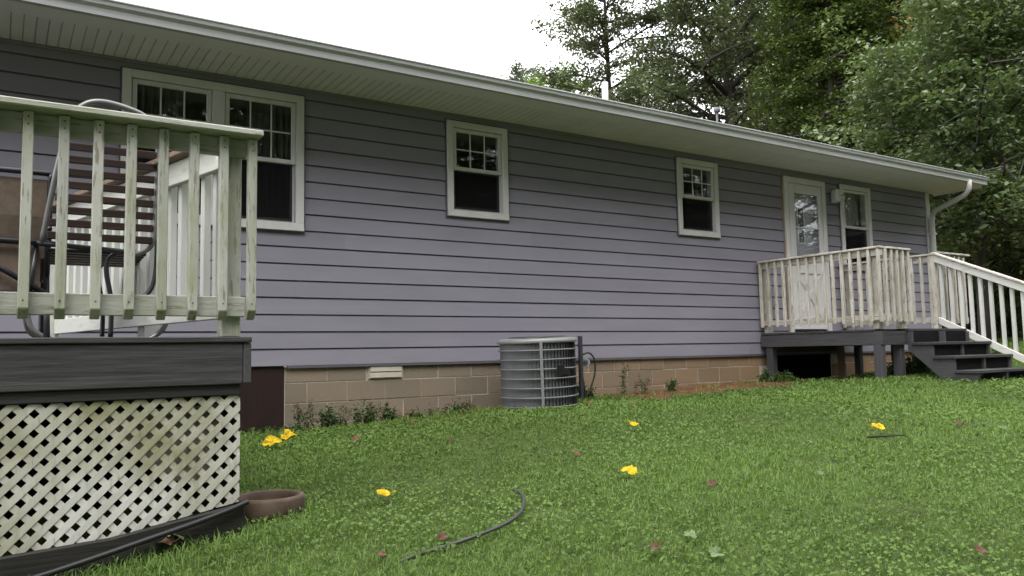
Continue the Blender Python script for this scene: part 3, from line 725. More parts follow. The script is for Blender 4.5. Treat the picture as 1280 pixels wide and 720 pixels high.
for k in range(nf):
    a = 2*math.pi*k/nf; t_ = a-R(64)
    c_ = Vector((AX+(AR-.022)*math.cos(a), AY+(AR-.022)*math.sin(a), 0)); d_ = Vector((math.cos(t_), math.sin(t_), 0))*.019; e_ = Vector((-d_.y, d_.x, 0)).normalized()*.0012
    q = [c_-d_-e_, c_+d_-e_, c_+d_+e_, c_-d_+e_]
    mb.hexa([(p.x, p.y, AZ0+.065) for p in q]+[(p.x, p.y, AZ1-.03) for p in q])
mb.build('fin_cage', ACM, ac)['kind'] = 'stuff'
for k in range(7):
    z = AZ0+.07+(k+.55)*.095
    mb = MB(); n_ = 64
    mb.lathe([(AR-.004, -.008), (AR+.008, -.006), (AR+.008, .006), (AR-.004, .008), (AR-.004, -.008)], (AX, AY, z), n_).build('guard_ring', m_paint('condenser_wire', (.155, .153, .158), (.11, .11, .112), .4, (2, 2, 1), .7, .05, 3, .4), ac, smooth=True)
toC = math.atan2(-DIST-AY, -AX)
for da in (5, 125, -115):
    a = toC+R(da); c_ = Vector((AX+(AR+.012)*math.cos(a), AY+(AR+.012)*math.sin(a), 0)); d_ = Vector((-math.sin(a), math.cos(a), 0))*.015; n_ = Vector((math.cos(a), math.sin(a), 0))*.006
    q = [c_-d_-n_, c_+d_-n_, c_+d_+n_, c_-d_+n_]
    MB().hexa([(p.x, p.y, AZ0+.05) for p in q]+[(p.x, p.y, AZ1-.02) for p in q]).build('upright', ACL, ac)
a = toC+R(33); 
for k in range(2):
    aa = a+R(9*k); c_ = Vector((AX+(AR+.012)*math.cos(aa), AY+(AR+.012)*math.sin(aa), -.19+.0*k)); d_ = Vector((-math.sin(aa), math.cos(aa), 0))*.045; n_ = Vector((math.cos(aa), math.sin(aa), 0))*.003
    q = [c_-d_-n_, c_+d_-n_, c_+d_+n_, c_-d_+n_]
    MB().hexa([(p.x, p.y, -.215) for p in q]+[(p.x, p.y, -.12-.03*k) for p in q]).build('badge', m_plain('black_badge', (.01, .01, .01), .4), ac)
ac.rotation_euler = (R(.4), R(-1.6), 0)
pad = MB().hexa([(AX-.48, AY-.46, gz(AX, AY)-.12), (AX+.5, AY-.46, gz(AX, AY)-.12), (AX+.5, AY+.44, gz(AX, AY)-.12), (AX-.48, AY+.44, gz(AX, AY)-.12), (AX-.48, AY-.46, AZ0-.0215), (AX+.5, AY-.46, AZ0-.0215), (AX+.5, AY+.44, AZ0-.0215), (AX-.48, AY+.44, AZ0-.0215)]).build('concrete_pad', m_plain('pad_concrete', (.25, .22, .18), .9, .2, 0, .2, 6), None, bevel=.01)
tag(pad, 'low concrete pad under the round air conditioner', 'pad')
p = on_y(725, 420, -.55); q = on_y(732, 453, -.50)
cb = thing('service_post', 'dark conduit with round dial and looping cable beside the air conditioner', 'conduit', (p.x, -.55, gz(p.x, -.55)))
MB().box((p.x-.02, -.57, gz(p.x, -.55)-.05), (p.x+.02, -.53, p.z)).build('post', m_plain('dark_conduit', (.035, .035, .04), .5, .4, .2), cb, bevel=.004)
d_ = (Vector((0, -DIST, 0))-q); d_.z = 0; d_.normalize()
MB().tube([q-d_*.04, q+d_*.02], .05, 20).build('meter', m_plain('dull_zinc', (.35, .36, .38), .4, .5, .6), cb, smooth=False)
MB().tube([q+d_*.0205, q+d_*.035], .026, 16).build('dial', m_plain('dial_dark', (.05, .05, .055), .2, .5), cb)
lp = [on_y(*s_, -.52) for s_ in ((729, 443), (736, 441), (742, 447), (744, 458), (743, 470), (739, 483), (735, 494))]
MB().tube(spline(lp), .010, 6).build('cable', m_plain('cable_black', (.02, .02, .015), .5), cb, smooth=True)
MB().tube(spline([on_y(*s_, -.53) for s_ in ((727, 465), (729, 476), (731, 490), (731, 500))]), .011, 6).build('cable', m_plain('cable_black', (.02, .02, .015), .5), cb, smooth=True)

# ================================================================ small things on the lawn
pc = on_ground(341, 640)
pc = Vector((1.105, -3.60, gz(1.105, -3.60)-.012))
TERRA = m_plain('terracotta', (.088, .062, .045), .8, .2, 0, .45, 7, .3)
pot = MB().lathe([(.0, .045), (.130, .035), (.136, .07), (.138, .094), (.148, .104), (.162, .102), (.168, .088), (.166, .05), (.160, -.03), (.0, -.03)], pc, 40).build('planter_bowl', TERRA, smooth=True)
tag(pot, 'shallow terracotta bowl lying in the grass at the deck corner', 'bowl')
PIPE = m_plain('black_pipe', (.012, .012, .013), .45, .4)
pts = [on_y(310, 627, -3.86), on_y(285, 638, -3.87), on_y(240, 655, -3.88), on_y(180, 676, -3.89), on_y(120, 697, -3.90), on_y(60, 717, -3.91), on_y(0, 735, -3.92), on_y(-80, 757, -3.93)]
pp = MB().tube(spline(pts), .0125, 8).build('drain_pipe', PIPE, smooth=True); tag(pp, 'black drain pipe slanting down along the deck skirt board', 'pipe')
hp = [(642, 620), (652, 626), (655, 637), (650, 650), (635, 662), (610, 674), (580, 683), (550, 690), (520, 697), (500, 703)]
hps = [on_ground(*s_)+Vector((0, 0, .030-.030*max(0, (i-5)/4))) for i, s_ in enumerate(hp)]
ho = MB().tube(spline(hps), .0075, 8).build('hose', m_plain('grey_hose', (.035, .033, .034), .5, .4), smooth=True); tag(ho, 'dark hose lying in a curve on the lawn', 'hose')
tw = [on_ground(*s_)+Vector((0, 0, .04)) for s_ in ((1085, 554), (1100, 553), (1118, 552), (1132, 552), (1138, 558))]
t0 = MB().tube(spline(tw), [.008-.00025*i for i in range(21)], 6).build('twig', m_plain('twig_bark', (.02, .018, .015), .8), smooth=True); tag(t0, 'thin dark twig lying on the lawn by a yellow leaf', 'twig')

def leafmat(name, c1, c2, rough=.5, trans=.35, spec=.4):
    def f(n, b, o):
        at = N(n, 'ShaderNodeAttribute'); at.attribute_name = 'tone'
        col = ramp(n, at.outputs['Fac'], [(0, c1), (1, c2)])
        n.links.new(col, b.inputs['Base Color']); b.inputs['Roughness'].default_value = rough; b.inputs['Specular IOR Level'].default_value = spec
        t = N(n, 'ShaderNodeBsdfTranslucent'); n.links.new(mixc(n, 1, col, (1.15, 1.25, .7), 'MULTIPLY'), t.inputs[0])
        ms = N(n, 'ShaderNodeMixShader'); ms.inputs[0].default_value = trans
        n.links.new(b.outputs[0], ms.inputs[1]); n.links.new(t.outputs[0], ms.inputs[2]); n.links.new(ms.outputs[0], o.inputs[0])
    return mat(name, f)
def dead_leaf(pos, size, mt, rot, seed):
    """a fallen tulip-poplar like leaf: four lobes, cupped and curled, with a stalk"""
    rr = random.Random(seed); mb = MB()
    out = [(0, -.5), (.28, -.52), (.52, -.30), (.40, -.10), (.56, .12), (.36, .48), (.12, .40), (0, .50), (-.12, .40), (-.36, .48), (-.56, .12), (-.40, -.10), (-.52, -.30), (-.28, -.52)]
    cu, cv, tw_ = rr.uniform(-.2, .9), rr.uniform(-.5, .6), rr.uniform(-1.1, 1.1)
    def P(x, y, dz=0):
        z = cu*x*x+cv*y*y+tw_*x*y+rr.uniform(-.10, .10); return (x*size, y*size, (z+dz)*size+.012)
    vs_ = [P(0, 0)]+[P(*q) for q in out]; k = len(vs_)
    ws_ = [(a, b, c-.0018) for a, b, c in vs_]
    n_ = len(out); fs = []
    for i in range(n_):
        j = (i+1) % n_; fs += [(0, 1+i, 1+j), (k, k+1+j, k+1+i), (1+i, k+1+i, k+1+j, 1+j)]
    mb.add(vs_+ws_, fs)
    mb.tube([(0, -.5*size, size*cv*.25+.012), (.05*size, -.75*size, .02), (.12*size, -.95*size, .03)], .0018, 5)
    o = mb.build('fallen_leaf', mt); o.location = pos; o.rotation_euler = (Matrix.Rotation(rr.uniform(.18, .5), 4, 'X') @ Matrix.Rotation(rr.uniform(-.2, .2), 4, 'Y') @ Matrix.Rotation(rot, 4, 'Z')).to_euler()
    return o
YEL = m_plain('yellow_leaf', (.40, .27, .012), .75, .1, 0, .55, 45)
BRN = m_plain('brown_leaf', (.10, .052, .034), .8, .2, 0, .3, 30)
PLE = m_plain('pale_leaf', (.11, .15, .065), .8, .2, 0, .3, 30)
def g_leaf(px, py, size, mt, rot, seed, label, dz=.03, group=None):
    p = on_ground(px, py); o = dead_leaf(p+Vector((0, 0, dz)), size, mt, rot, seed); tag(o, label, 'leaf', group); return o
g_leaf(340, 562, .115, YEL, .6, 1, 'bigger curled yellow leaf on the grass near the red hatch', .045)
g_leaf(361, 560, .10, YEL, 2.4, 2, 'yellow leaf standing up beside another near the red hatch', .06)
g_leaf(478, 630, .066, YEL, 1.2, 3, 'small yellow leaf on the lawn close to the terracotta bowl', .045)
g_leaf(786, 601, .075, YEL, .3, 4, 'bright yellow leaf lying alone in the open lawn', .05)
g_leaf(790, 540, .085, YEL, 2.0, 5, 'yellow leaf on the lawn out from the air conditioner', .05)
g_leaf(1098, 547, .085, YEL, 4.0, 6, 'yellow leaf touching the thin dark twig', .055)
for i, (px, py, s_) in enumerate([(443, 554, .06), (720, 573, .045), (553, 681, .045), (892, 614, .045), (1226, 701, .042), (1200, 535, .06), (818, 695, .035), (560, 555, .04), (478, 703, .035), (515, 531, .06), (735, 508, .06), (793, 509, .06)]):
    g_leaf(px, py, s_, BRN, i*1.3, 20+i, 'small reddish brown dead leaf scattered on the lawn', .022, 'brown leaves on the lawn')
for i, (px, py, s_) in enumerate([(1012, 558, .04), (862, 679, .05), (1025, 598, .04), (1253, 541, .05), (895, 702, .05)]):
    g_leaf(px, py, s_, PLE, i*1.1, 50+i, 'pale upturned leaf lying on the lawn', .02, 'pale leaves on the lawn')
g_leaf(205, 696, .07, BRN, 1.0, 70, 'curled brown leaf at the foot of the dark skirt board', .05)
g_leaf(217, 691, .07, PLE, 2.0, 71, 'pale crumpled leaf at the foot of the dark skirt board', .06)

# ================================================================ numpy leaf and blade meshes
def np_mesh(name, co, faces_flat, counts, mt, tone=None, smooth=False):
    me = bpy.data.meshes.new(name)
    me.vertices.add(len(co)); me.vertices.foreach_set('co', co.astype(np.float32).ravel())
    me.loops.add(len(faces_flat)); me.loops.foreach_set('vertex_index', faces_flat.astype(np.int32))
    st_ = np.concatenate([[0], np.cumsum(counts)[:-1]]).astype(np.int32)
    me.polygons.add(len(counts)); me.polygons.foreach_set('loop_start', st_); 
    me.update(calc_edges=True)
    if tone is not None:
        at = me.attributes.new('tone', 'FLOAT', 'POINT'); at.data.foreach_set('value', tone.astype(np.float32))
    me.materials.append(mt)
    return me
def leaves_mesh(name, centers, sizes, mt, rg, up_bias=.6, tone=None, aspect=.62, droop=0):
    """pointed leaves, each four corners folded along the midrib"""
    n = len(centers)
    nrm = rg.normal(size=(n, 3)); nrm[:, 2] = np.abs(nrm[:, 2])+up_bias; nrm /= np.linalg.norm(nrm, axis=1, keepdims=True)
    t = rg.normal(size=(n, 3)); t[:, 2] -= droop; t -= nrm*np.sum(t*nrm, 1, keepdims=True); t /= np.linalg.norm(t, axis=1, keepdims=True)
    b = np.cross(nrm, t); s = sizes[:, None]
    p0 = centers-t*s*.5; p2 = centers+t*s*.55
    p1 = centers+b*s*aspect*.5+nrm*s*.12-t*s*.05; p3 = centers-b*s*aspect*.5+nrm*s*.12-t*s*.05
    co = np.stack([p0, p1, p2, p3], 1).reshape(-1, 3)
    i = np.arange(n)*4
    fl = np.stack([i, i+1, i+2, i, i+2, i+3], 1).ravel(); cnt = np.full(2*n, 3)
    if tone is None: tone = rg.random(n)
    return np_mesh(name, co, fl, cnt, mt, np.repeat(tone, 4))

# ---- grass
GRASS = leafmat('grass_blades', (.064, .110, .024), (.215, .322, .088), .6, .40, .2)
def blades(xy, h, wd, rg, col):
    n = len(xy); z = np.array([gz(a, b) for a, b in xy])
    base = np.column_stack([xy, z-.004]); az = rg.random(n)*2*np.pi; ln = np.abs(rg.normal(0, .55, n))+.15
    d = np.column_stack([np.cos(az), np.sin(az), np.zeros(n)]); s = np.column_stack([-np.sin(az), np.cos(az), np.zeros(n)])
    H = h[:, None]; W_ = wd[:, None]*.5; L_ = ln[:, None]; upv = np.array([0, 0, 1.])
    mid = base+upv*H*.55+d*H*L_*.35; tip = base+upv*H*(1-.25*np.minimum(L_, 1.2))+d*H*L_
    co = np.stack([base-s*W_*.8, base+s*W_*.8, mid+s*W_, mid-s*W_, tip], 1).reshape(-1, 3)
    i = np.arange(n)*5
    return co, i, np.repeat(col, 5)
def patch(x, y):
    return .5+.25*np.sin(x*1.9+1.3*np.sin(y*1.1))+.25*np.sin(y*2.3+1.7*np.sin(x*.9+1))
def keep(x, y):
    k = np.ones(len(x), bool)
    k &= ~((y > -.10-.18*(patch(x*2, y)-.2)) & (x < 13.7) & (y < 9))
    k &= ~((x < .94) & (y > DY+.02))                                  # deck
    k &= ~((x > 8.9) & (x < 10.95) & (y > -1.62) & (y < .2) & (rng.random(len(x)) > .12))     # dry earth under the porch
    k &= ~(((x-AX)**2+(y-AY)**2) < .46**2)
    k &= ~(((x-pc.x)**2+(y-pc.y)**2) < .168**2)
    k &= ~((x > 6.0) & (x < 8.8) & (y > -1.05+.3*np.sin(x*3)+.15*np.sin(x*7)) & (rng.random(len(x)) > .05+.5*np.clip(-y-.35, 0, 1)*patch(x*3, y*3)))   # bare clay by the wall
    return k
def sample(n, r0, r1, pw, half):
    u = rng.random(n); e = 2-pw; r = (r0**e+u*(r1**e-r0**e))**(1/e)
    a = YAW+rng.uniform(-half, half, n); x = r*np.sin(a); y = -DIST+r*np.cos(a)
    k = keep(x, y); return x[k], y[k], r[k]
x, y, r = sample(430000, 1.9, 32, 1.55, R(43))
pt = patch(x, y); n = len(x)
h = (.018+.021*rng.random(n)**1.5)*(.75+.5*pt)*np.clip(r/7, 1, 1.35)
near_edge = ((y > -.7) & (x < 8.9)) | (((x-1.0)**2+(y+3.85)**2) < .35**2) | ((x < .95) & (y > -4.15))
h = np.where(near_edge, h*rng.uniform(1.2, 2.4, n), h)
h = np.where((x > 8.5) & (y > -2.1), h*1.5, h)
wd = .0036*np.clip(r/3, .8, 12)**.75*(.8+.5*rng.random(n))
big = .5+.5*np.sin(x*.55+1.5*np.sin(y*.8)+.7)*np.sin(y*.9+x*.35)
thin = (np.sin(x*3.1+2*np.sin(y*2.3))*np.sin(y*3.7+1.4*np.sin(x*2.9)) > .62)
col = np.clip(.40*rng.random(n)**1.2+.26*pt+.22*big+.12*np.clip((r-3)/8, 0, 1), 0, 1)
h = np.where(thin, h*.6, h*(.9+.35*big))
pal = rng.random(n) < .008; col = np.where(pal, 1, col)
co, bi, cr = blades(np.column_stack([x, y]), h, wd, rng, col)
fl = np.concatenate([np.stack([bi, bi+1, bi+2, bi+3], 1), np.full((n, 0), 0)], 1)
flat = np.concatenate([np.stack([bi, bi+1, bi+2, bi+3, bi+3, bi+2, bi+4], 1).ravel()]); cnt = np.tile([4, 3], n)
me = np_mesh('grass', co, flat, cnt, GRASS, cr)
go = bpy.data.objects.new('grass', me); C.objects.link(go); tag(go, 'short mixed green lawn grass', 'grass', kind='stuff')
# clover and broad leaves between the blades
x, y, r = sample(90000, 1.9, 16, 1.5, R(43)); n = len(x); pt = patch(x*1.3+5, y*1.3)
kk = rng.random(n) < .25+.9*pt; x, y, r, pt = x[kk], y[kk], r[kk], pt[kk]; n = len(x)
cen = np.column_stack([x, y, np.array([gz(a, b) for a, b in zip(x, y)])+.012+.024*rng.random(n)])
me = leaves_mesh('clover', cen, (.010+.012*rng.random(n))*np.clip(r/4, 1, 3)**.7, leafmat('clover_leaf', (.055, .10, .022), (.150, .225, .066), .8, .25, .08), rng, 1.2, np.clip(.3*rng.random(n)+.6*pt, 0, 1), .85)
co_ = bpy.data.objects.new('clover', me); C.objects.link(co_); tag(co_, 'broad leaved clover mixed in the lawn', 'clover', kind='stuff')

# ---- weeds along the foundation
WEED = leafmat('weed_leaf', (.025, .055, .014), (.085, .14, .04), .5, .3)
WEEDR = leafmat('weed_plume', (.10, .055, .04), (.20, .13, .08), .8, .2)
def weed(x, y, H, spread, ns, label, group, plume=False, seed=0):
    rg = np.random.default_rng(seed); rr = random.Random(seed)
    t = thing('weed', label, 'weed', (x, y, gz(x, y)), group); mb = MB(); cs = []; sz = []; pl_ = []
    for k in range(ns):
        a = rr.uniform(0, 6.28); l = rr.uniform(.2, 1)*spread; hh = H*rr.uniform(.45, 1)
        b0 = Vector((x+rr.gauss(0, .3)*spread, y+rr.gauss(0, .15)*spread, 0)); b0.z = gz(b0.x, b0.y)-.01
        tip = b0+Vector((math.cos(a)*l*.6, -abs(math.sin(a))*l*.35-.01, hh)); tip.y = min(tip.y, -.03)
        if b0.y > -.03: b0.y = -.04
        mid = (b0+tip)/2+Vector((0, 0, hh*.12)); pts_ = spline([b0, mid, tip], 4)
        mb.tube(pts_, [.0035-.0003*i for i in range(len(pts_))], 4, False)
        for p in pts_[1:]:
            for q in range(6 if not plume else 3):
                cs.append((p.x+rr.gauss(0, .022), min(p.y+rr.gauss(0, .02), -.022), p.z+rr.gauss(0, .02))); sz.append(rr.uniform(.015, .042))
        if plume:
            for q in range(14): pl_.append((tip.x+rr.gauss(0, .014), min(tip.y+rr.gauss(0, .014), -.022), tip.z+rr.gauss(0, .03)))
    mb.build('stem', m_plain('weed_stem', (.07, .075, .035), .8), t)
    me = leaves_mesh('leaves', np.array(cs)-np.array([x, y, gz(x, y)]), np.array(sz), WEED, rg, .5)
    o = bpy.data.objects.new('leaves', me); C.objects.link(o); o.parent = t; o['kind'] = 'stuff'
    if pl_:
        me = leaves_mesh('plume', np.array(pl_)-np.array([x, y, gz(x, y)]), rg.uniform(.012, .03, len(pl_)), WEEDR, rg, .1)
        o = bpy.data.objects.new('plume', me); C.objects.link(o); o.parent = t; o['kind'] = 'stuff'
rw = random.Random(11)
for i in range(11):
    weed(2.42+i*.165+rw.uniform(-.05, .05), -.20+rw.uniform(-.08, .05), rw.uniform(.15, .28)*(1 if i < 5 else .6), .2, 9 if i < 6 else 6, ('reddish plumed weed' if i % 2 == 0 else 'leafy green weed')+' against the blocks between red hatch and air conditioner', 'weeds between hatch and air conditioner', i % 2 == 0, 100+i)
for i in range(4): weed(1.5+i*.22, -.25-rw.uniform(0, .2), .09, .2, 8, 'low weed in front of the dark red hatch', 'weeds before the hatch', False, 120+i)
for i, (xx, hh) in enumerate([(5.36, .26), (5.52, .20)]): weed(xx, -.42, hh, .16, 10, 'grassy weed by the dark conduit next to the air conditioner', 'weeds by the conduit', False, 130+i)
for i, (xx, hh) in enumerate([(6.2, .42), (6.5, .20), (7.0, .16)]): weed(xx, -.26, hh, .16, 5, 'sparse weed rooted in the bare reddish soil along the foundation', 'weeds on bare soil', i < 2, 140+i)
for i in range(3): weed(8.66+i*.14, -.3-.08*i, .17-.02*i, .16, 9, 'bushy weed beside the grey porch post at the wall', 'weeds at the porch post', False, 150+i)
for i, (xx, yy, hh) in enumerate([(10.1, -1.5, .26), (10.45, -1.4, .30), (10.75, -1.2, .34), (11.2, -1.2, .40), (11.5, -1.0, .38), (11.9, -.9, .45), (9.75, -1.45, .20), (12.4, -.7, .4), (11.1, -1.75, .24), (10.3, -1.85, .2), (12.8, -1.2, .3)]):
    weed(xx, yy, hh, .32, 18, 'dark green weed growing under the porch and steps', 'weeds under the porch', False, 160+i)

# ================================================================ trees
BARK = m_darkwood('bark', (.035, .030, .026), (.085, .075, .065), 'z', .95)
def tree(name, label, x, y, H, tr, h0, rad, mt, seed, nl=26, sub=7, lv=60, ls=.20, clump=.55, shape='oak', group=None, lean=(0, 0), flat=.55, droop=0, zb=None):
    rr = random.Random(seed); rg = np.random.default_rng(seed)
    zb = gz(x, y)-.1 if zb is None else zb
    t = thing(name, label, 'tree', (x, y, zb), group); mb = MB()
    tp = [Vector((lean[0]*s*s*H+.12*math.sin(3*s+seed), lean[1]*s*s*H+.12*math.cos(4*s+seed), H*s)) for s in np.linspace(0, .96, 9)]
    rad_t = [tr*(1.25 if i == 0 else 1-.88*i/8) for i in range(9)]
    mb.tube(tp, rad_t, 9)
    def tpos(h):
        s = min(.999, h/H/.96)*8; i = int(s); return tp[i].lerp(tp[min(8, i+1)], s-i), rad_t[i]
    C_ = []; B_ = []; 
    for k in range(nl):
        s = (k+.5)/nl; h = h0+(H*.95-h0)*s
        if shape == 'oak': prof = math.sin(math.pi*(.14+.80*s))**.7
        elif shape == 'cone': prof = (1-s)**.8*.95+.08
        else: prof = math.sin(math.pi*(.25+.70*s))**.6
        bl = rr.random(); a = k*2.39996+rr.uniform(-.5, .5); L_ = rad*prof*rr.uniform(.7, 1.12)  # bl: shading between whole limbs, painted into the leaf colour
        p0, r_ = tpos(h); rise = (.15+.55*s) if shape != 'cone' else -.12
        e = p0+Vector((math.cos(a)*L_, math.sin(a)*L_, L_*rise*rr.uniform(.5, 1.2)))
        m_ = p0.lerp(e, .5)+Vector((rr.gauss(0, .1)*L_, rr.gauss(0, .1)*L_, L_*(.10 if shape != 'cone' else .05)))
        pl = spline([p0, m_, e], 4); r0_ = min(r_*.6, .035+.022*L_)
        mb.tube(pl, [max(.012, r0_*(1-.85*i/(len(pl)-1))) for i in range(len(pl))], 5, False)
        for q in range(sub):
            u = .25+.75*(q+rr.random())/sub; i = min(len(pl)-2, int(u*(len(pl)-1))); b0 = pl[i]
            dl = L_*.32*rr.uniform(.5, 1.2)+.3
            ee = b0+Vector((rr.gauss(0, .6)*dl, rr.gauss(0, .6)*dl, rr.gauss(.1-droop, .35)*dl))
            mb.tube([b0, b0.lerp(ee, .5)+Vector((0, 0, .06)), ee], [max(.010, r0_*.3), .012, .006], 4, False)
            for f_ in (.55, 1.0): C_.append(b0.lerp(ee, f_)); B_.append(.5*rr.random()+.5*bl)
    mb.build('trunk', BARK, t, smooth=True).matrix_parent_inverse = Matrix()
    C_ = np.array([tuple(c) for c in C_]); B_ = np.array(B_); nc = len(C_)
    n = nc*lv//2
    ci = rg.integers(0, nc, n); cs_ = clump*(.6+.8*B_[ci])[:, None]
    off = rg.normal(size=(n, 3))*np.array([1, 1, flat])*cs_*.48
    off[:, 2] -= droop*.5*np.hypot(off[:, 0], off[:, 1])
    cen = C_[ci]+off
    tone = np.clip(.30*rg.random(n)+.45*B_[ci]+.25*np.clip(off[:, 2]/clump+.5, 0, 1), 0, 1)  # random tone plus painted light
    me = leaves_mesh('crown', cen, ls*(.6+.8*rg.random(n)), mt, rg, .9, tone, .62, droop*.6)
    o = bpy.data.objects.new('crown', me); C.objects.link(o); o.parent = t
    return t
def copy_tree(t, x, y, rz_, sc, label, group):
    c = t.copy(); C.objects.link(c); c.location = (x, y, gz(x, y)-.1); c.rotation_euler.z = rz_; c.scale = (sc, sc, sc)
    c['label'] = label
    if group: c['group'] = group
    for ch_ in t.children:
        d = ch_.copy(); C.objects.link(d); d.parent = c
    return c
def at(px, dist):
    d = ray(px, 430); d.z = 0; d.normalize(); return d.x*dist, d.y*dist-DIST
OAK = leafmat('oak_leaves', (.042, .060, .027), (.165, .195, .110), .36, .3, .7)
OAKP = leafmat('pale_oak_leaves', (.036, .056, .021), (.145, .185, .085), .4, .3, .55)
HEM = leafmat('hemlock_needles', (.026, .044, .009), (.105, .142, .032), .55, .25)
LIME = leafmat('lime_leaves', (.07, .13, .02), (.20, .32, .06), .45, .35)
MAP = leafmat('maple_leaves', (.040, .066, .023), (.165, .215, .095), .38, .3, .6)
T = {}
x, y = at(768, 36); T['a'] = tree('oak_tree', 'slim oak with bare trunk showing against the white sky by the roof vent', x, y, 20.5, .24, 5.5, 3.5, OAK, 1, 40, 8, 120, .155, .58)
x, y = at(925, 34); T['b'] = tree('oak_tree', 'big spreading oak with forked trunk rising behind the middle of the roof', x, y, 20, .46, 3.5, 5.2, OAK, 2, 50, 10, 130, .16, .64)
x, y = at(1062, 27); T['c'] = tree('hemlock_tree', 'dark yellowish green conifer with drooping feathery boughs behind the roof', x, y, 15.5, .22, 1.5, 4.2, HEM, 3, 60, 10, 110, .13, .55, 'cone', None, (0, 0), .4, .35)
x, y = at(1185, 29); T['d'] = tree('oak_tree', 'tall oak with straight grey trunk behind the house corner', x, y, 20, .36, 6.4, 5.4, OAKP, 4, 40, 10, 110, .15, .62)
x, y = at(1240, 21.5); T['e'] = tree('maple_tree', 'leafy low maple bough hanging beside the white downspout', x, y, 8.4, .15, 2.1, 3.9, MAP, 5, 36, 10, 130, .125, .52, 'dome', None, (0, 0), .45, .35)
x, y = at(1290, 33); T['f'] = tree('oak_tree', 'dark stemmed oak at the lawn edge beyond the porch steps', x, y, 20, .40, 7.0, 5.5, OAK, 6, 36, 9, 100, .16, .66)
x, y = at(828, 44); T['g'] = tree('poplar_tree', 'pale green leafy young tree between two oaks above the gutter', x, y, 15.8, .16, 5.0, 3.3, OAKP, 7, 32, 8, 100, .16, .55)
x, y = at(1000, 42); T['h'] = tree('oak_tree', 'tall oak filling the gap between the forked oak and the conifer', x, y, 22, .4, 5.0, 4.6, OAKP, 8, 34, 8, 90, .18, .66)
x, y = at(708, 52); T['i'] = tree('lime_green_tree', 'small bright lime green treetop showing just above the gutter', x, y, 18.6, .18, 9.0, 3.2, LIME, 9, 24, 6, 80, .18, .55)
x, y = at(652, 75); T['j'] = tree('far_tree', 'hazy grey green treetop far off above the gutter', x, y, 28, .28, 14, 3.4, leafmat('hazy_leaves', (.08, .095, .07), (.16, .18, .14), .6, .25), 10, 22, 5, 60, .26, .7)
x, y = at(626, 80); copy_tree(T['j'], x, y, 2.0, 1.0, 'hazy grey green treetop far off above the gutter', 'far treetops')
x, y = at(672, 78); copy_tree(T['j'], x, y, 4.0, 1.02, 'hazy grey green treetop far off above the gutter', 'far treetops')
T['j']['group'] = 'far treetops'
# understory and woods beyond the house corner
bushes = [(1215, 29, .62), (1262, 27, .55), (1300, 26, .6), (1180, 34, .66), (1330, 28, .7), (1238, 31, .7), (1285, 31, .75), (1350, 24, .6)]
for i, (px, dd, sc) in enumerate(bushes):
    x, y = at(px, dd)
    copy_tree(T['c'], x, y, i*1.3, sc*.75, 'dark conifer sapling in the shade of the woods beyond the porch', 'saplings in the woods')
far = [(1150, 46, 'd', 1.0), (1225, 48, 'b', 1.05), (1275, 45, 'f', 1.0), (1330, 42, 'd', .95), (1105, 52, 'b', 1.1), (1055, 56, 'f', 1.15), (1390, 36, 'b', .9), (1200, 58, 'f', 1.1), (1300, 56, 'd', 1.1), (1250, 38, 'd', .85), (950, 52, 'f', 1.05), (1120, 40, 'd', .95), (1275, 36, 'b', .9)]
for i, (px, dd, k, sc) in enumerate(far):
    x, y = at(px, dd); copy_tree(T[k], x, y, 1+i*1.7, sc, 'tall oak standing deeper in the woods behind the house', 'oaks deeper in the woods')
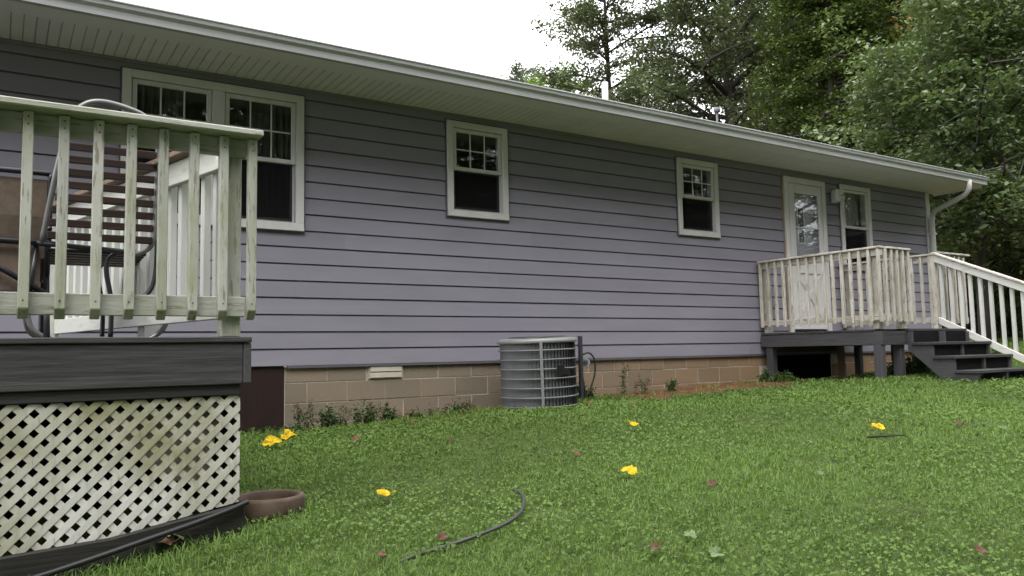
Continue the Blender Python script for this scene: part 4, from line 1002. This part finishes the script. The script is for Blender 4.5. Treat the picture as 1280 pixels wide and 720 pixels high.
# vine with turning leaves on the tall oak
x, y = at(1160, 26.5); rg = np.random.default_rng(5)
vz = on_y(1160, 40, y).z
n = 520; h_ = rg.uniform(-1.6, 1.1, n); cen = np.column_stack([.35*rg.normal(size=n)+.25*np.sin(h_*2), .3*rg.normal(size=n), h_])
vt = thing('vine', 'climbing vine with lime and orange turning leaves high on the oaks', 'vine', (x, y, vz))
half = rg.random(n) < .45
for sel, mt in ((half, leafmat('turning_leaves', (.16, .07, .02), (.30, .16, .05), .5, .3)), (~half, LIME)):
    o = bpy.data.objects.new('leaves', leaves_mesh('leaves', cen[sel], rg.uniform(.12, .22, sel.sum()), mt, rg, .3)); C.objects.link(o); o.parent = vt
MB().tube(spline([Vector((0, 0, -1.7)), Vector((.2, .05, -.6)), Vector((-.1, 0, .2)), Vector((.1, 0, 1.0))]), .02, 5).build('stem', BARK, vt).matrix_parent_inverse = Matrix()
# the wood behind the camera, seen mirrored in the panes
ring = [(-20+i*4.6+1.2*math.sin(i*2.1), -23-2.5*math.sin(i*1.7)) for i in range(12)]+[(36+i*3.4, -21+i*3.2+1.5*math.sin(i*2)) for i in range(7)]
for i, (x, y) in enumerate(ring):
    copy_tree(T['bdf'[i % 3]], x, y, i*1.1, .9+.1*math.sin(i*3), 'unseen oak added across the lawn to close bright gaps in the panes', 'oaks mirrored in the panes')
    copy_tree(T['c'], x+2.2+(2 if i > 11 else 0), y-4, i*.9, .95+.15*math.sin(i*2), 'unseen conifer added across the lawn to block low sky light', 'conifers added to block low sky light')  # unseen conifers added to block low sky and deepen the wall's gradient
for i in range(11):
    copy_tree(T['dfb'[i % 3]], -24+i*6.4, -35-1.5*math.sin(i*2.3), i*1.9, 1.2+.1*math.sin(i), 'unseen oak added across the lawn to close bright gaps in the panes', 'oaks mirrored in the panes')  # extra unseen row, added to darken the reflections and the upper wall
# dark undergrowth where the lawn meets the woods
for i, (px, dd, sc) in enumerate([(1208, 27, .26), (1230, 26, .24), (1252, 27.5, .28), (1272, 26, .25), (1293, 25, .27), (1318, 24.5, .28), (1190, 30, .28), (1345, 23, .25)]):
    x, y = at(px, dd); copy_tree(T['e'], x, y, i*1.3, sc, 'low leafy bush at the dark edge of the woods beyond the steps', 'bushes at the woods edge')['category'] = 'bush'
